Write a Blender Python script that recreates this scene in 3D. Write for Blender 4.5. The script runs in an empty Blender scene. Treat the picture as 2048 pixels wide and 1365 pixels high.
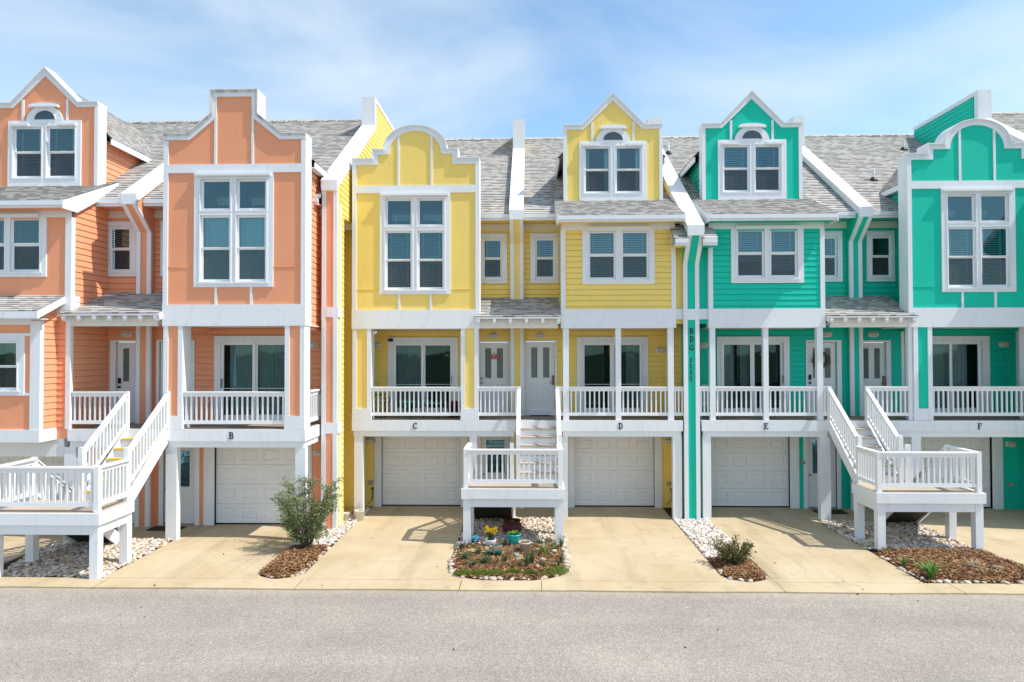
import bpy, bmesh, math, random
from mathutils import Vector, Matrix, noise as mnoise
random.seed(7)
R = math.radians
SC = bpy.context.scene
COL = SC.collection

# ------------------------------------------------------------------ camera
cam_d = bpy.data.cameras.new('camera'); cam = bpy.data.objects.new('camera', cam_d); COL.objects.link(cam)
YAW, PITCH, ROLL, HCAM = R(1.5), R(1.0), -0.002, 4.6
fw = Vector((-math.sin(YAW)*math.cos(PITCH), math.cos(YAW)*math.cos(PITCH), math.sin(PITCH)))
rt0 = Vector((math.cos(YAW), math.sin(YAW), 0)); up0 = rt0.cross(fw)
rt = rt0*math.cos(ROLL) + up0*math.sin(ROLL); upv = -rt0*math.sin(ROLL) + up0*math.cos(ROLL)
M = Matrix.Identity(4)
for i in range(3):
    M[i][0] = rt[i]; M[i][1] = upv[i]; M[i][2] = -fw[i]
M[2][3] = HCAM
cam.matrix_world = M
cam_d.sensor_fit = 'HORIZONTAL'; cam_d.sensor_width = 36.0; cam_d.lens = 36.0*1365/2048
cam_d.clip_start = 0.1; cam_d.clip_end = 5000
SC.camera = cam

# ------------------------------------------------------------------ sun, sky, exposure
SUN = Vector((0.69, -0.14, 1.0)).normalized()
EL = math.asin(SUN.z); AZ = math.atan2(SUN.x, SUN.y)
sl = bpy.data.lights.new('sun', 'SUN'); sl.energy = 3.6; sl.angle = R(0.53); sl.color = (1.0, 0.945, 0.86)
so = bpy.data.objects.new('sun', sl); COL.objects.link(so); so.location = (30, -10, 40)
so.rotation_euler = (-SUN).to_track_quat('-Z', 'Y').to_euler()
W = bpy.data.worlds.new('World'); SC.world = W; W.use_nodes = True
nt = W.node_tree; nt.nodes.clear()
def wn(t, **k):
    n = nt.nodes.new(t)
    for a, b in k.items(): setattr(n, a, b)
    return n
sky = wn('ShaderNodeTexSky', sky_type='NISHITA'); sky.sun_disc = False
sky.sun_elevation = EL; sky.sun_rotation = AZ; sky.air_density = 1.0; sky.dust_density = 0.6; sky.ozone_density = 1.6
bg = wn('ShaderNodeBackground'); bg.inputs[1].default_value = 0.15
out = wn('ShaderNodeOutputWorld')
tc = wn('ShaderNodeTexCoord')
mp = wn('ShaderNodeMapping'); mp.inputs['Scale'].default_value = (1.0, 1.0, 2.6); mp.inputs['Rotation'].default_value = (0, R(24), R(8)); mp.inputs['Location'].default_value = (0.35, 0.2, 0.0)
n1 = wn('ShaderNodeTexNoise'); n1.inputs['Scale'].default_value = 1.8; n1.inputs['Detail'].default_value = 7; n1.inputs['Roughness'].default_value = 0.50; n1.inputs['Distortion'].default_value = 0.8
r1 = wn('ShaderNodeValToRGB'); r1.color_ramp.elements[0].position = 0.36; r1.color_ramp.elements[1].position = 0.72
mulc = wn('ShaderNodeMath', operation='MULTIPLY'); mulc.inputs[1].default_value = 0.85
mixc = wn('ShaderNodeMixRGB'); mixc.inputs[2].default_value = (3.95, 4.35, 4.7, 1)
L = nt.links.new
L(tc.outputs['Generated'], mp.inputs[0]); L(mp.outputs[0], n1.inputs['Vector']); L(n1.outputs['Fac'], r1.inputs[0])
tint = wn('ShaderNodeMixRGB', blend_type='MULTIPLY'); tint.inputs[0].default_value = 1.0; tint.inputs[2].default_value = (0.98, 1.08, 1.03, 1)
L(sky.outputs[0], tint.inputs[1])
L(r1.outputs[0], mulc.inputs[0]); L(mulc.outputs[0], mixc.inputs[0]); L(tint.outputs[0], mixc.inputs[1])
L(mixc.outputs[0], bg.inputs[0]); L(bg.outputs[0], out.inputs[0])
SC.view_settings.view_transform = 'Standard'; SC.view_settings.look = 'None'
SC.view_settings.exposure = 0.62; SC.view_settings.gamma = 1.0
SC.cycles.max_bounces = 8; SC.cycles.diffuse_bounces = 4; SC.cycles.glossy_bounces = 4; SC.cycles.transparent_max_bounces = 12
SC.cycles.use_denoising = True

# ------------------------------------------------------------------ materials
def mat_new(name):
    m = bpy.data.materials.new(name); m.use_nodes = True
    return m, m.node_tree, m.node_tree.nodes['Principled BSDF']
def node(t, typ, **k):
    n = t.nodes.new(typ)
    for a, b in k.items():
        if a in n.inputs.keys(): n.inputs[a].default_value = b
        else: setattr(n, a, b)
    return n
def paint(name, col, rough=0.6, var=0.08, grain=(1, 1, 1), gs=14.0, bump=0.15, dirt=0.0, dirtcol=(0.25, 0.24, 0.22), spec=0.2):
    m, t, b = mat_new(name)
    c = node(t, 'ShaderNodeTexCoord'); mpn = node(t, 'ShaderNodeMapping'); mpn.inputs['Scale'].default_value = grain
    t.links.new(c.outputs['Object'], mpn.inputs[0])
    n = node(t, 'ShaderNodeTexNoise', Scale=1.1, Detail=4.0)
    t.links.new(c.outputs['Object'], n.inputs['Vector'])
    mx = node(t, 'ShaderNodeMixRGB', blend_type='MIX')
    d = 1-var; u = 1+var*0.6
    mx.inputs[1].default_value = (col[0]*d, col[1]*d, col[2]*d, 1); mx.inputs[2].default_value = (min(1, col[0]*u), min(1, col[1]*u), min(1, col[2]*u), 1)
    t.links.new(n.outputs['Fac'], mx.inputs[0])
    last = mx
    if dirt:
        n3 = node(t, 'ShaderNodeTexNoise', Scale=2.6, Detail=8.0, Roughness=0.68)
        mp3 = node(t, 'ShaderNodeMapping'); mp3.inputs['Scale'].default_value = (2.2, 2.2, 0.55)
        t.links.new(c.outputs['Object'], mp3.inputs[0]); t.links.new(mp3.outputs[0], n3.inputs['Vector'])
        rp = node(t, 'ShaderNodeValToRGB'); rp.color_ramp.elements[0].position = 0.52; rp.color_ramp.elements[1].position = 0.80
        mm = node(t, 'ShaderNodeMath', operation='MULTIPLY'); mm.inputs[1].default_value = dirt
        m2 = node(t, 'ShaderNodeMixRGB'); m2.inputs[2].default_value = (*dirtcol, 1)
        t.links.new(n3.outputs['Fac'], rp.inputs[0]); t.links.new(rp.outputs[0], mm.inputs[0]); t.links.new(mm.outputs[0], m2.inputs[0])
        t.links.new(mx.outputs[0], m2.inputs[1]); last = m2
    t.links.new(last.outputs[0], b.inputs['Base Color'])
    n2 = node(t, 'ShaderNodeTexNoise', Scale=gs, Detail=5.0, Roughness=0.6); t.links.new(mpn.outputs[0], n2.inputs['Vector'])
    bp = node(t, 'ShaderNodeBump', Strength=bump, Distance=0.02); t.links.new(n2.outputs['Fac'], bp.inputs['Height'])
    t.links.new(bp.outputs[0], b.inputs['Normal'])
    b.inputs['Roughness'].default_value = rough; b.inputs['Specular IOR Level'].default_value = spec
    return m
ORANGE = (0.84, 0.355, 0.195); YELLOW = (0.90, 0.665, 0.18); GREEN = (0.008, 0.54, 0.39)
MT = {}
for nm, c in (('orange', ORANGE), ('yellow', YELLOW), ('green', GREEN)):
    MT[nm] = paint('painted_panel_'+nm, c, 0.62, 0.10, (1, 1, 3.0), 16, 0.45, 0.22, tuple(x*0.62+0.03 for x in c))
    MT[nm+'_lap'] = paint('painted_siding_'+nm, c, 0.6, 0.10, (0.4, 0.4, 6), 12, 0.12, 0.16, tuple(x*0.66+0.02 for x in c))
MT['white'] = paint('white_trim_paint', (0.77, 0.79, 0.82), 0.5, 0.04, (1, 1, 0.5), 18, 0.16, 0.30, (0.40, 0.40, 0.41))
MT['white_rail'] = paint('white_rail_paint', (0.80, 0.81, 0.82), 0.45, 0.04, (1, 1, 0.5), 18, 0.08, 0.14, (0.45, 0.44, 0.42))
MT['cap'] = paint('white_metal_flashing', (0.76, 0.77, 0.78), 0.4, 0.05, (1, 1, 1), 6, 0.04, 0.22, (0.3, 0.29, 0.27))
MT['cap_mildew'] = paint('mildewed_flashing', (0.66, 0.66, 0.65), 0.6, 0.1, (1, 1, 1), 8, 0.1, 0.95, (0.10, 0.09, 0.08))
MT['vinyl'] = paint('white_vinyl', (0.80, 0.81, 0.82), 0.35, 0.02, (1, 1, 1), 10, 0.02)
MT['door'] = paint('white_door_paint', (0.74, 0.745, 0.75), 0.4, 0.03, (1, 1, 1), 8, 0.03, 0.08, (0.5, 0.5, 0.5))
MT['garage'] = paint('garage_door_paint', (0.79, 0.795, 0.80), 0.45, 0.03, (1, 1, 1), 30, 0.05, 0.08, (0.5, 0.48, 0.44))
MT['soffit'] = paint('cream_soffit_paint', (0.72, 0.69, 0.62), 0.6, 0.05, (1, 1, 1), 10, 0.05)
MT['deck'] = paint('weathered_deck_board', (0.30, 0.25, 0.20), 0.8, 0.25, (6, 0.5, 1), 9, 0.4, 0.4, (0.16, 0.13, 0.11))
MT['tread'] = paint('worn_tread_board', (0.50, 0.42, 0.34), 0.8, 0.25, (0.6, 6, 1), 9, 0.4, 0.5, (0.22, 0.17, 0.13))
MT['tread_yellow'] = paint('yellow_edge_paint', (0.75, 0.52, 0.05), 0.6, 0.15, (1, 1, 1), 9, 0.1)
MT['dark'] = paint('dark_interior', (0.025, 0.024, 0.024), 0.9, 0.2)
MT['under'] = paint('painted_shade_underside', (0.05, 0.045, 0.035), 0.9, 0.3, dirt=0.3, dirtcol=(0.12, 0.1, 0.04))  # deep shade beneath the lower stair flight, put into the colour
MT['blind'] = paint('blind_slat', (0.74, 0.75, 0.76), 0.5, 0.02)
MT['blind_pale'] = paint('pale_cellular_shade', (0.80, 0.83, 0.82), 0.7, 0.03)
MT['blind_dark'] = paint('dark_wood_blind', (0.16, 0.14, 0.12), 0.5, 0.05)
MT['blind_brown'] = paint('brown_blind_slat', (0.28, 0.20, 0.14), 0.5, 0.05)
MT['curtain'] = paint('grey_curtain', (0.58, 0.60, 0.58), 0.9, 0.06)
MT['sheer'] = paint('sheer_curtain', (0.46, 0.48, 0.47), 0.9, 0.2, (1, 1, 0.3), 9, 0.5, 0.5, (0.10, 0.11, 0.10))
MT['black'] = paint('black_metal', (0.02, 0.02, 0.02), 0.45, 0.1)
MT['letter'] = paint('dark_letter', (0.035, 0.035, 0.04), 0.5, 0.1)
MT['bronze'] = paint('bronze_hardware', (0.22, 0.15, 0.10), 0.35, 0.1)
MT['steel'] = paint('grey_hardware', (0.30, 0.30, 0.30), 0.3, 0.1)
MT['lens'] = paint('ribbed_lamp_glass', (0.62, 0.58, 0.50), 0.3, 0.08, (1, 1, 1), 20, 0.2)
MT['greybox'] = paint('grey_outlet_box', (0.34, 0.33, 0.31), 0.5, 0.08)
MT['pipe'] = paint('white_plastic_pipe', (0.75, 0.75, 0.73), 0.5, 0.05)
MT['teal'] = paint('turquoise_fabric', (0.01, 0.42, 0.44), 0.5, 0.1)
MT['tealdark'] = paint('dark_teal_glaze', (0.02, 0.13, 0.15), 0.3, 0.3)
MT['tealpot'] = paint('turquoise_plastic', (0.05, 0.50, 0.50), 0.45, 0.08)
MT['blue'] = paint('cobalt_glaze', (0.015, 0.035, 0.22), 0.25, 0.3)
MT['bluelight'] = paint('aqua_glaze', (0.05, 0.33, 0.47), 0.3, 0.3)
MT['whitepot'] = paint('white_planter', (0.72, 0.71, 0.76), 0.5, 0.06, dirt=0.15)
MT['bucket'] = paint('white_plastic_bucket', (0.78, 0.76, 0.70), 0.5, 0.06, dirt=0.3)
MT['pinkpot'] = paint('pale_clay', (0.52, 0.42, 0.37), 0.8, 0.12)
MT['redpot'] = paint('red_brown_glaze', (0.10, 0.022, 0.018), 0.4, 0.25)
MT['greypot'] = paint('grey_clay', (0.45, 0.42, 0.40), 0.8, 0.15)
MT['soil'] = paint('dark_soil', (0.06, 0.04, 0.028), 0.95, 0.4, gs=60, bump=0.8)
MT['plasticwhite'] = paint('white_resin', (0.74, 0.75, 0.76), 0.4, 0.04)
MT['lawn'] = paint('coarse_grass', (0.07, 0.085, 0.035), 0.95, 0.4)  # unseen far ground, coloured dark so the door glass reflects darker below the horizon
MT['red'] = paint('red_sign_board', (0.55, 0.03, 0.05), 0.5, 0.08)
MT['bark'] = paint('grey_bark', (0.12, 0.09, 0.07), 0.9, 0.3, gs=30, bump=0.6)
MT['drift'] = paint('weathered_driftwood', (0.27, 0.20, 0.15), 0.9, 0.35, gs=24, bump=0.8)
MT['mat'] = paint('dark_doormat', (0.05, 0.04, 0.035), 0.95, 0.4, gs=60, bump=0.7)

def island(name, cols, rough=0.6, trans=0.0, bump=0.0, bs=40):
    """one random colour for every loose piece of the mesh"""
    m, t, b = mat_new(name)
    g = node(t, 'ShaderNodeNewGeometry'); rp = node(t, 'ShaderNodeValToRGB'); rp.color_ramp.interpolation = 'LINEAR'
    els = rp.color_ramp.elements
    for i, c in enumerate(cols):
        p = i/(len(cols)-1)
        if i == 0: e = els[0]
        elif i == len(cols)-1: e = els[-1]
        else: e = els.new(p)
        e.position = p; e.color = (*c, 1)
    t.links.new(g.outputs['Random Per Island'], rp.inputs[0]); t.links.new(rp.outputs[0], b.inputs['Base Color'])
    b.inputs['Roughness'].default_value = rough
    if trans:
        tr = node(t, 'ShaderNodeBsdfTranslucent'); mx = node(t, 'ShaderNodeMixShader'); mx.inputs[0].default_value = trans
        t.links.new(rp.outputs[0], tr.inputs[0]); t.links.new(b.outputs[0], mx.inputs[1]); t.links.new(tr.outputs[0], mx.inputs[2])
        t.links.new(mx.outputs[0], t.nodes['Material Output'].inputs[0])
    if bump:
        c = node(t, 'ShaderNodeTexCoord'); n = node(t, 'ShaderNodeTexNoise', Scale=bs, Detail=4.0); t.links.new(c.outputs['Object'], n.inputs['Vector'])
        bp = node(t, 'ShaderNodeBump', Strength=bump, Distance=0.02); t.links.new(n.outputs['Fac'], bp.inputs['Height']); t.links.new(bp.outputs[0], b.inputs['Normal'])
    return m
MT['pebble'] = island('river_pebble', [(0.66, 0.60, 0.53), (0.42, 0.32, 0.22), (0.78, 0.73, 0.68), (0.48, 0.29, 0.12), (0.60, 0.52, 0.44), (0.20, 0.17, 0.15), (0.72, 0.64, 0.55), (0.55, 0.38, 0.20), (0.80, 0.77, 0.74), (0.30, 0.25, 0.21)], 0.75)
MT['pebble_pale'] = island('bleached_pebble', [(0.74, 0.67, 0.62), (0.54, 0.46, 0.39), (0.82, 0.78, 0.74), (0.50, 0.36, 0.25), (0.76, 0.70, 0.66), (0.34, 0.29, 0.26), (0.80, 0.74, 0.69)], 0.75)
MT['edge_stone'] = paint('bleached_edging_stone', (0.50, 0.43, 0.365), 0.85, 0.35, gs=30, bump=0.4, dirt=0.6)
MT['edge_stone_pale'] = paint('pale_edging_stone', (0.60, 0.53, 0.47), 0.8, 0.2, gs=30, bump=0.3, dirt=0.3)
MT['tan_stone'] = paint('tan_stone', (0.50, 0.38, 0.24), 0.8, 0.2, gs=30, bump=0.3)
MT['mulch'] = island('bark_mulch_chip', [(0.13, 0.052, 0.020), (0.21, 0.090, 0.036), (0.08, 0.032, 0.015), (0.30, 0.14, 0.055), (0.16, 0.066, 0.026), (0.42, 0.26, 0.12), (0.12, 0.048, 0.02), (0.50, 0.34, 0.16)], 0.9)
MT['mulch_base'] = paint('mulch_ground', (0.12, 0.045, 0.024), 0.95, 0.4, gs=70, bump=1.0)
MT['leaf_shrub'] = island('grey_green_leaf', [(0.10, 0.17, 0.055), (0.18, 0.28, 0.10), (0.13, 0.22, 0.08), (0.28, 0.36, 0.17), (0.08, 0.13, 0.05), (0.32, 0.22, 0.10), (0.16, 0.26, 0.09)], 0.5, 0.25)
MT['leaf_azalea'] = island('bronze_green_leaf', [(0.07, 0.11, 0.035), (0.17, 0.17, 0.05), (0.24, 0.10, 0.06), (0.11, 0.16, 0.05), (0.28, 0.22, 0.09), (0.06, 0.09, 0.03)], 0.5, 0.2)
MT['leaf_strap'] = island('strap_leaf', [(0.035, 0.10, 0.045), (0.06, 0.15, 0.05), (0.03, 0.08, 0.04), (0.09, 0.17, 0.06)], 0.45, 0.25)
MT['leaf_bright'] = island('bright_leaf', [(0.08, 0.22, 0.03), (0.14, 0.30, 0.04), (0.06, 0.16, 0.03), (0.20, 0.32, 0.06)], 0.5, 0.25)
MT['leaf_moss'] = island('sedum_leaf', [(0.14, 0.20, 0.02), (0.22, 0.27, 0.03), (0.09, 0.15, 0.02), (0.28, 0.30, 0.05)], 0.6, 0.2)
MT['petal'] = island('yellow_petal', [(0.85, 0.60, 0.01), (0.90, 0.70, 0.03), (0.80, 0.50, 0.01)], 0.5, 0.3)
MT['petal_pale'] = island('cream_petal', [(0.80, 0.70, 0.30), (0.70, 0.55, 0.22), (0.82, 0.76, 0.5)], 0.6, 0.3)
MT['petal_white'] = island('white_petal', [(0.75, 0.70, 0.78), (0.55, 0.40, 0.65), (0.8, 0.8, 0.75)], 0.6, 0.3)
MT['dry'] = island('dry_grass_blade', [(0.42, 0.33, 0.20), (0.52, 0.42, 0.28), (0.30, 0.22, 0.14)], 0.8, 0.2)
MT['wreath'] = island('dry_twig', [(0.07, 0.035, 0.02), (0.13, 0.06, 0.03), (0.05, 0.03, 0.02), (0.16, 0.10, 0.05)], 0.8)

def glass(name, tint=(0.72, 0.86, 0.88), refl=0.10, rough=0.0):
    m, t, b = mat_new(name); t.nodes.remove(b)
    tr = node(t, 'ShaderNodeBsdfTransparent'); tr.inputs[0].default_value = (*tint, 1)
    gl = node(t, 'ShaderNodeBsdfGlossy', Roughness=rough); gl.inputs[0].default_value = (0.50, 0.86, 1.0, 1)
    fr_ = node(t, 'ShaderNodeFresnel', IOR=1.5); ad = node(t, 'ShaderNodeMath', operation='ADD'); ad.inputs[1].default_value = refl; ad.use_clamp = True
    t.links.new(fr_.outputs[0], ad.inputs[0])
    c = node(t, 'ShaderNodeTexCoord'); n = node(t, 'ShaderNodeTexNoise', Scale=1.6, Detail=2.0); t.links.new(c.outputs['Object'], n.inputs['Vector'])
    bp = node(t, 'ShaderNodeBump', Strength=0.03, Distance=0.1); t.links.new(n.outputs['Fac'], bp.inputs['Height']); t.links.new(bp.outputs[0], gl.inputs['Normal'])
    mx = node(t, 'ShaderNodeMixShader'); t.links.new(ad.outputs[0], mx.inputs[0]); t.links.new(tr.outputs[0], mx.inputs[1]); t.links.new(gl.outputs[0], mx.inputs[2])
    t.links.new(mx.outputs[0], t.nodes['Material Output'].inputs[0])
    return m
MT['glass'] = glass('window_glass', (0.58, 0.86, 0.91), 0.10)
MT['glass_dim'] = glass('door_glass', (0.50, 0.62, 0.62), 0.03)
def screen():
    m, t, b = mat_new('insect_screen'); b.inputs['Base Color'].default_value = (0.07, 0.07, 0.075, 1); b.inputs['Roughness'].default_value = 0.8
    tr = node(t, 'ShaderNodeBsdfTransparent'); mx = node(t, 'ShaderNodeMixShader'); mx.inputs[0].default_value = 0.45
    t.links.new(tr.outputs[0], mx.inputs[1]); t.links.new(b.outputs[0], mx.inputs[2]); t.links.new(mx.outputs[0], t.nodes['Material Output'].inputs[0])
    return m
MT['frosted'] = paint('frosted_lite', (0.12, 0.16, 0.155), 0.18, 0.5, (1, 1, 0.4), 9, 0.05, 0.3, (0.3, 0.33, 0.32), 0.6)
MT['screen'] = screen()

def shingle():
    m, t, b = mat_new('asphalt_shingle')
    uv = node(t, 'ShaderNodeUVMap')
    br = node(t, 'ShaderNodeTexBrick', Scale=1.0); br.offset = 0.37; br.squash = 1.0
    br.inputs['Color1'].default_value = (0.0, 0.0, 0.0, 1); br.inputs['Color2'].default_value = (1, 1, 1, 1); br.inputs['Mortar'].default_value = (0.0, 0.0, 0.0, 1)
    br.inputs['Brick Width'].default_value = 0.19; br.inputs['Row Height'].default_value = 0.14; br.inputs['Mortar Size'].default_value = 0.004; br.inputs['Bias'].default_value = 0.0
    t.links.new(uv.outputs[0], br.inputs['Vector'])
    rp = node(t, 'ShaderNodeValToRGB'); e = rp.color_ramp.elements
    cols = [(0.0, (0.44, 0.415, 0.39)), (0.2, (0.475, 0.45, 0.42)), (0.4, (0.455, 0.455, 0.435)), (0.6, (0.495, 0.467, 0.44)), (0.8, (0.465, 0.455, 0.448)), (1.0, (0.505, 0.475, 0.452))]
    e[0].position = 0; e[0].color = (*cols[0][1], 1); e[1].position = 1; e[1].color = (*cols[-1][1], 1)
    for p, c in cols[1:-1]:
        q = e.new(p); q.color = (*c, 1)
    t.links.new(br.outputs['Color'], rp.inputs[0])
    n = node(t, 'ShaderNodeTexNoise', Scale=1.2, Detail=5.0); t.links.new(uv.outputs[0], n.inputs['Vector'])
    n2 = node(t, 'ShaderNodeTexNoise', Scale=110.0, Detail=2.0); t.links.new(uv.outputs[0], n2.inputs['Vector'])
    mx = node(t, 'ShaderNodeMixRGB', blend_type='MULTIPLY'); mx.inputs[0].default_value = 0.55
    r2 = node(t, 'ShaderNodeValToRGB'); r2.color_ramp.elements[0].position = 0.3; r2.color_ramp.elements[0].color = (0.84, 0.84, 0.85, 1); r2.color_ramp.elements[1].position = 0.7; r2.color_ramp.elements[1].color = (1.04, 1.02, 1.0, 1)
    t.links.new(n.outputs['Fac'], r2.inputs[0]); t.links.new(rp.outputs[0], mx.inputs[1]); t.links.new(r2.outputs[0], mx.inputs[2])
    m3 = node(t, 'ShaderNodeMixRGB', blend_type='OVERLAY'); m3.inputs[0].default_value = 0.5
    t.links.new(mx.outputs[0], m3.inputs[1]); t.links.new(n2.outputs['Fac'], m3.inputs[2])
    # shadow lines at the butts of some tabs, painted in as a darker band
    sx = node(t, 'ShaderNodeSeparateXYZ'); t.links.new(uv.outputs[0], sx.inputs[0])
    dv = node(t, 'ShaderNodeMath', operation='DIVIDE'); dv.inputs[1].default_value = 0.14; t.links.new(sx.outputs[1], dv.inputs[0])
    fr_ = node(t, 'ShaderNodeMath', operation='FRACT'); t.links.new(dv.outputs[0], fr_.inputs[0])
    lt = node(t, 'ShaderNodeMath', operation='LESS_THAN'); lt.inputs[1].default_value = 0.36; t.links.new(fr_.outputs[0], lt.inputs[0])
    b2 = node(t, 'ShaderNodeTexBrick', Scale=1.0); b2.offset = 0.43
    b2.inputs['Color1'].default_value = (0, 0, 0, 1); b2.inputs['Color2'].default_value = (1, 1, 1, 1); b2.inputs['Mortar'].default_value = (1, 1, 1, 1)
    b2.inputs['Brick Width'].default_value = 0.17; b2.inputs['Row Height'].default_value = 0.14; b2.inputs['Mortar Size'].default_value = 0.0
    t.links.new(uv.outputs[0], b2.inputs['Vector'])
    r5 = node(t, 'ShaderNodeValToRGB'); r5.color_ramp.elements[0].position = 0.40; r5.color_ramp.elements[1].position = 0.60; t.links.new(b2.outputs['Color'], r5.inputs[0])
    ml = node(t, 'ShaderNodeMath', operation='MULTIPLY'); t.links.new(lt.outputs[0], ml.inputs[0]); t.links.new(r5.outputs[0], ml.inputs[1])
    m5 = node(t, 'ShaderNodeMixRGB'); m5.inputs[2].default_value = (0.19, 0.182, 0.175, 1); t.links.new(ml.outputs[0], m5.inputs[0]); t.links.new(m3.outputs[0], m5.inputs[1])
    t.links.new(m5.outputs[0], b.inputs['Base Color']); b.inputs['Roughness'].default_value = 0.9
    bp = node(t, 'ShaderNodeBump', Strength=0.5, Distance=0.01); t.links.new(n2.outputs['Fac'], bp.inputs['Height']); t.links.new(bp.outputs[0], b.inputs['Normal'])
    return m
MT['shingle'] = shingle()

def asphalt():
    m, t, b = mat_new('gravelly_asphalt'); c = node(t, 'ShaderNodeTexCoord')
    v = node(t, 'ShaderNodeTexVoronoi', Scale=88.0); t.links.new(c.outputs['Object'], v.inputs['Vector'])
    sep = node(t, 'ShaderNodeSeparateColor'); t.links.new(v.outputs['Color'], sep.inputs[0])
    rp = node(t, 'ShaderNodeValToRGB'); e = rp.color_ramp.elements
    cols = [(0.0, (0.19, 0.17, 0.155)), (0.2, (0.295, 0.264, 0.234)), (0.5, (0.36, 0.321, 0.282)), (0.75, (0.33, 0.30, 0.272)), (0.9, (0.44, 0.392, 0.344)), (1, (0.60, 0.545, 0.49))]
    e[0].position = 0; e[0].color = (*cols[0][1], 1); e[1].position = 1; e[1].color = (*cols[-1][1], 1)
    for p, q in cols[1:-1]:
        k = e.new(p); k.color = (*q, 1)
    t.links.new(sep.outputs[0], rp.inputs[0])
    n = node(t, 'ShaderNodeTexNoise', Scale=0.55, Detail=6.0, Roughness=0.6); t.links.new(c.outputs['Object'], n.inputs['Vector'])
    r2 = node(t, 'ShaderNodeValToRGB'); r2.color_ramp.elements[0].position = 0.30; r2.color_ramp.elements[0].color = (0.84, 0.83, 0.83, 1); r2.color_ramp.elements[1].position = 0.68; r2.color_ramp.elements[1].color = (1.03, 1.02, 1.01, 1)
    mx = node(t, 'ShaderNodeMixRGB', blend_type='MULTIPLY'); mx.inputs[0].default_value = 1.0
    t.links.new(n.outputs['Fac'], r2.inputs[0]); t.links.new(rp.outputs[0], mx.inputs[1]); t.links.new(r2.outputs[0], mx.inputs[2])
    # worn wheel paths along the street and sand gathered at its edge
    sp = node(t, 'ShaderNodeSeparateXYZ'); t.links.new(c.outputs['Object'], sp.inputs[0])
    mpw = node(t, 'ShaderNodeMapping'); mpw.inputs['Scale'].default_value = (0.12, 0.9, 1); t.links.new(c.outputs['Object'], mpw.inputs[0])
    nw = node(t, 'ShaderNodeTexNoise', Scale=1.0, Detail=5.0, Roughness=0.55); t.links.new(mpw.outputs[0], nw.inputs['Vector'])
    rw = node(t, 'ShaderNodeValToRGB'); rw.color_ramp.elements[0].position = 0.38; rw.color_ramp.elements[0].color = (0.91, 0.905, 0.905, 1); rw.color_ramp.elements[1].position = 0.60; rw.color_ramp.elements[1].color = (1.02, 1.02, 1.01, 1); t.links.new(nw.outputs['Fac'], rw.inputs[0])
    mw = node(t, 'ShaderNodeMixRGB', blend_type='MULTIPLY'); mw.inputs[0].default_value = 1.0; t.links.new(mx.outputs[0], mw.inputs[1]); t.links.new(rw.outputs[0], mw.inputs[2])
    ed = node(t, 'ShaderNodeMapRange'); ed.inputs['From Min'].default_value = 12.85; ed.inputs['From Max'].default_value = 13.35; ed.inputs['To Max'].default_value = 0.55; t.links.new(sp.outputs[1], ed.inputs['Value'])
    ne = node(t, 'ShaderNodeTexNoise', Scale=5.0, Detail=6.0); t.links.new(c.outputs['Object'], ne.inputs['Vector'])
    em = node(t, 'ShaderNodeMath', operation='MULTIPLY'); t.links.new(ed.outputs[0], em.inputs[0]); t.links.new(ne.outputs['Fac'], em.inputs[1])
    mx = node(t, 'ShaderNodeMixRGB'); mx.inputs[2].default_value = (0.52, 0.43, 0.30, 1); t.links.new(em.outputs[0], mx.inputs[0]); t.links.new(mw.outputs[0], mx.inputs[1])
    n3 = node(t, 'ShaderNodeTexNoise', Scale=18.0, Detail=3.0); t.links.new(c.outputs['Object'], n3.inputs['Vector'])
    m4 = node(t, 'ShaderNodeMixRGB', blend_type='OVERLAY'); m4.inputs[0].default_value = 0.25; t.links.new(mx.outputs[0], m4.inputs[1]); t.links.new(n3.outputs['Fac'], m4.inputs[2])
    t.links.new(m4.outputs[0], b.inputs['Base Color']); b.inputs['Roughness'].default_value = 0.9
    bp = node(t, 'ShaderNodeBump', Strength=0.6, Distance=0.01); t.links.new(v.outputs['Distance'], bp.inputs['Height']); t.links.new(bp.outputs[0], b.inputs['Normal'])
    return m
MT['asphalt'] = asphalt()

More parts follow.
